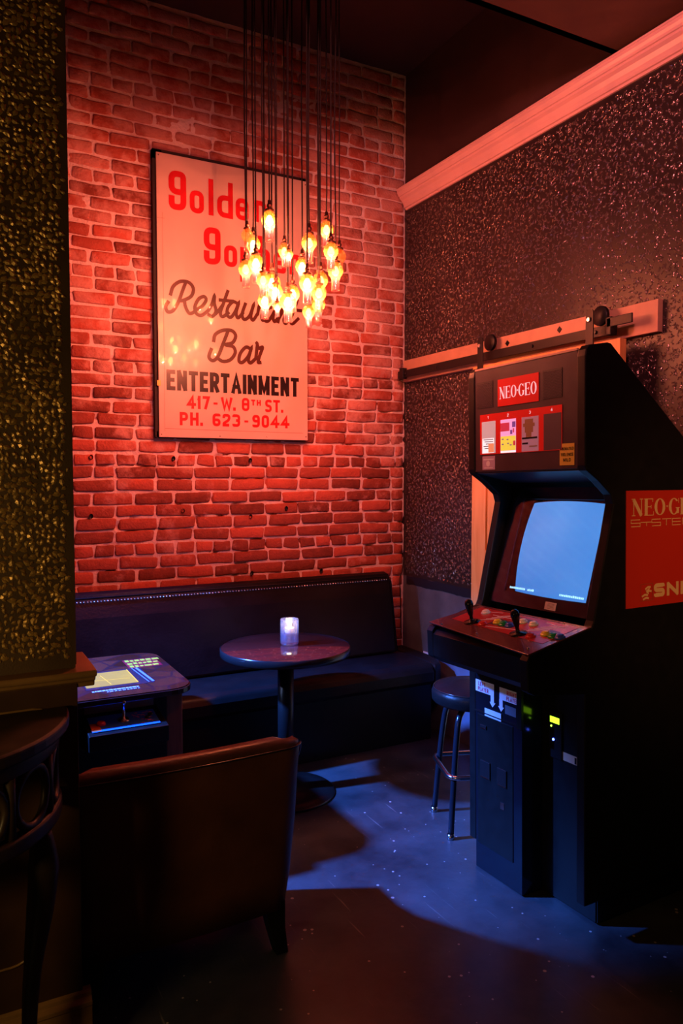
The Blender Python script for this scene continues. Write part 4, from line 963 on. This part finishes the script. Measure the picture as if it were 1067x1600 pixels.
gquad(.036, W-.036, .0, .995, 0, .003).build('glass_pane', m_pane, ar)
gquad(.188, .240, .012, .072, -.0012, .001).build('serial_label', M('pale_label', (.60, .52, .62), .5), ar)
mb = MB()
for k in range(5): 
    a = [on_glass(.022+.009*k, .196, -.0014), on_glass(.022+.009*k, .228, -.0014), on_glass(.0245+.009*k, .228, -.0014), on_glass(.0245+.009*k, .196, -.0014)]; mb.add(a, [(0,1,2,3)])
mb.build('serial_print', m_card['d'], ar)
# control panel
MB().prism([(.028, .80), (-.170, .812), (-.195, .835), (-.197, .915), (-.183, .930), (.028, .985)], 'y', .0345, W-.0345).build('control_box', m_black, ar)
cv = [(-.236, .002, .9405), (-.192, W-.002, .9405), (.030, W-.036, .9895), (.030, .0005, .9895)]
for i in range(1): pass
def ctrl(x, y, h=0): return (x-.21*h, y, .9427+(x+.2)*.2155+h)      # point on the sloping deck, h above it
deck = MB(); c4 = [(-.236, .0015), (-.190, W-.0015), (.030, W-.0355), (.030, .0015)]
deck.add([ctrl(x, y, .0045) for x, y in c4]+[ctrl(x, y, .010) for x, y in c4], [(3,2,1,0),(4,5,6,7),(0,1,5,4),(1,2,6,5),(2,3,7,6),(3,0,4,7)])
deck.build('control_deck', M('maroon_overlay', (.13, .035, .040), .22, coat=.3, noise_amt=.2), ar, .002)
mb = MB(); c5 = [(-.150, .03), (-.128, W-.06), (.012, W-.06), (.012, .03)]; mb.add([ctrl(x, y, .0103) for x, y in c5]+[ctrl(x, y, .0108) for x, y in c5], [(3,2,1,0),(4,5,6,7),(0,1,5,4),(1,2,6,5),(2,3,7,6),(3,0,4,7)])
mb.build('control_overlay', M('scarlet_overlay', (.42, .03, .035), .25), ar)
m_st = M('overlay_white', (.75, .6, .65), .35); mb = MB(); mb2 = MB()
cp = lambda p: ctrl(p.x, p.y, .0112)
for k in range(4):
    ribbon(mb, [(-.09+.018*k, .40-.01*k), (-.052+.018*k, .345-.01*k)], .006, cp); ribbon(mb, [(-.10+.018*k, .175-.01*k), (-.05+.018*k, .10-.01*k)], .006, cp)
for a, b in (((-.02, .47), (.0, .38)), ((-.03, .40), (-.03, .30)), ((-.125, .33), (-.10, .20)), ((-.005, .16), (-.02, .06))): ribbon(mb, [a, b], .005, cp)
mb.build('overlay_stripe', m_st, ar)
for a, b, c_ in (((-.075, .345), (-.075, .235), .055), ((-.075, .10), (-.075, .05), .055), ((-.02, .30), (-.02, .20), .03)): ribbon(mb2, [a, b], c_, lambda p: ctrl(p.x, p.y, .0109))
mb2.build('overlay_block', M('overlay_violet', (.09, .03, .07), .3), ar)
rot = Matrix.Rotation(-math.atan(.2155), 4, 'Y')
def knob_at(x, y, h=.0105): return Matrix.Translation(ctrl(x, y, h)) @ rot
def button(x, y, m):
    o = MB().lathe([(.0175, 0), (.0175, .003), (.0150, .006), (.0130, .0055), (.0125, .010), (.008, .012), (.0001, .0125)], seg=20, cap=False).build('button', m, ar); o.matrix_local = knob_at(x, y); return o
for x, y, m in ((-.026, .444, m_btn_wht), (-.079, .319, m_btn_yel), (-.084, .284, m_btn_grn), (-.085, .251, m_btn_blu), (-.117, .354, m_btn_red), (-.036, .239, m_btn_wht), (-.038, .186, m_btn_wht), (-.123, .110, m_btn_red), (-.087, .080, m_btn_yel), (-.090, .045, m_btn_grn), (-.087, .014+.004, m_btn_blu)): button(x, y, m)
for x, y in ((-.116, .413), (-.123, .168)):
    o = MB().lathe([(.030, 0), (.030, .0025), (.012, .005), (.0065, .008), (.0065, .022), (.010, .032), (.0135, .055), (.0155, .066), (.0135, .077), (.007, .083), (.0001, .0845)], seg=20, cap=False).build('joystick', M('black_ball_plastic', (.01, .01, .012), .12), ar); o.matrix_local = knob_at(x, y)
for x, y in ((-.185, .50), (-.190, .30), (-.200, .04), (.015, .10)):
    o = MB().sphere((0,0,0), .0045, 8, 4).build('screw', m_chrome, ar); o.matrix_local = knob_at(x, y)
# front of the pedestal: coin box, recess with note reader, signs
MB().box(.0, .0995, .285, W-.036, .0, .79).build('coin_box', M('satin_black_steel', (.006, .008, .014), .14, spec=.4), ar, .002)
cb = MB().box(-.003, -.0003, .330, .524, .10, .595).build('coin_door', m_black, ar, .001)
for z0, z1, y0, y1 in ((.545, .560, .47, .505), (.36, .425, .45, .505), (.36, .425, .36, .41)):
    MB().box(-.008, -.0032, y0, y1, z0, z1).build('coin_slot', m_rubber, cb, .002); MB().box(-.0092, -.0082, y0+.004, y1-.004, z0+.002, z0+.005).build('slot_lip', m_chrome, cb)
MB().box(-.0045, -.0032, .375, .395, .275, .30).build('lock_plate', m_chrome, cb)
MB().box(-.006, -.0004, .286, .538, .604, .608).build('ridge', m_rubber, ar)
def arrow_sign(y0, y1, z0, z1, yt, za, lab, words, zs):
    pts = [(-y0, z1), (-y0, z0), (-y1, z0), (-y1, z1)]
    o = MB().box(-.0014, -.0004, y0, y1, z0, z1).build('player_sign', m_paper, ar, label=lab)
    mb = MB(); mb.box(-.0014, -.0004, yt-.009, yt+.009, za+.016, z0); mb.add([(-.001, yt-.016, za+.018), (-.001, yt+.016, za+.018), (-.001, yt, za)], [(0, 1, 2)]); mb.build('arrow', m_paper, o)
    mb = MB(); fp = face_place(-.0018)
    for (s_, a, b), z in zip(words, zs): text(mb, s_, -a, -b, z, z+.0155, .0030, fp)
    mb.build('lettering', M('red_marker', (.55, .03, .10), .5), o)
arrow_sign(.432, .536, .680, .724, .441, .637, 'white paper sign reading LEFT PLAYER', (('LEFT', .520, .480), ('PLAYER', .522, .462)), (.703, .684))
MB().box(-.012, -.002, .276, .300, .60, .79).build('corner_post', m_black, ar)
arrow_sign(.2865, .402, .678, .723, .394, .633, 'white paper sign reading RIGHT PLAYER', (('RIGHT', .362, .312), ('PLAYER', .364, .304)), (.702, .682))
MB().box(-.0042, -.0032, .390, .480, .597, .6035).build('label_strip', m_paper, ar); MB().box(-.0050, -.0040, .390, .480, .598, .627).build('blank_label', M('bluish_label', (.62, .68, .8), .5), ar)
MB().box(-.0016, -.0004, .315, .372, .632, .664).build('grey_plate', M('grey_plate', (.10, .12, .16), .4), ar)
rc = MB().box(.0955, .0998, .04, .2845, .0, .795).build('recess_panel', m_black, ar)
nr = MB().box(.088, .0953, .185, .245, .50, .665).build('note_reader', m_rubber, ar, .002)
MB().box(.0868, .0878, .195, .238, .625, .646).build('display', emat('green_display', (.45, 1, .02), 1.6), nr); MB().sphere((.0875, .232, .612), .0035, 8, 4).build('led', emat('green_led', (.4, 1, .05), 3), nr); MB().sphere((.0875, .222, .566), .0045, 8, 4).build('led', emat('blue_led', (.05, .10, 1), 9), nr)
MB().box(.0945, .0953, .112, .1845, .503, .532).build('price_label', M('ivory_label', (.55, .45, .33), .5), ar)
MB().box(.0935, .0943, .122, .130, .506, .528).build('label_mark', m_rubber, ar)
# side art on the near panel, facing us
sa = MB().box(.186, .60, -.0045, -.0022, 1.048, 1.437).build('side_art', M('vermilion_side_art', (.58, .026, .010), .45), ar, label='red side panel print with gold lettering')
m_gold = M('gold_print', (.80, .55, .26), .45)
spl = lambda p: (p.x, -.0050-.00005*LIFT[0], p.y)
mb = MB(); serif(mb, 'NEO.GEO', .208, .565, 1.353, 1.410, spl); mb.build('lettering', m_gold, sa, label='gold NEO GEO lettering')
mb = MB()
def thin(pts): ribbon(mb, pts, .0028, spl)
for k, (x0, kind) in enumerate(((.208, 'S'), (.262, 'Y'), (.310, 'S'), (.362, 'T'), (.415, 'E'), (.468, 'M'))):
    a, b, c_, d = x0, x0+.044, 1.318, 1.340; mm = (c_+d)/2
    if kind == 'S': thin([(b, d), (a, d), (a, mm), (b, mm), (b, c_), (a, c_)])
    if kind == 'Y': thin([(a-.008, mm+.002), (b+.004, mm+.002)]); thin([((a+b)/2, mm), ((a+b)/2, c_)])
    if kind == 'T': thin([(a, d), (b+.004, d)]); thin([((a+b)/2, d), ((a+b)/2, c_)])
    if kind == 'E': thin([(b, d), (a, d), (a, c_), (b, c_)]); thin([(a, mm), (b, mm)])
    if kind == 'M': thin([(a, c_), (a, d), (b, d), (b, c_)]); thin([((a+b)/2, d), ((a+b)/2, c_)])
mb.build('lettering', m_gold, sa, label='thin gold SYSTEM lettering')
mb = MB()
text(mb, 'SNK', .322, .520, 1.076, 1.122, .0135, spl, .10, .3)
for z0, z1, a, b in ((1.108, 1.118, .279, .306), (1.096, 1.104, .285, .310), (1.084, 1.092, .262, .292), (1.074, 1.081, .268, .297)): ribbon(mb, [(a, z0-.002), ((a+b)/2, (z0+z1)/2), (b, z1-.006)], .0065, spl)
ribbon(mb, [(.300, 1.108), (.285, 1.100), (.296, 1.090)], .005, spl)
mb.build('lettering', m_gold, sa, label='gold maker logo')
mb = MB(); ribbon(mb, [(.256, 1.068), (.316, 1.068), (.316, 1.124), (.256, 1.124)], .0012, spl, True); mb.build('logo_frame', M('dark_gold_line', (.3, .12, .05), .5), sa)
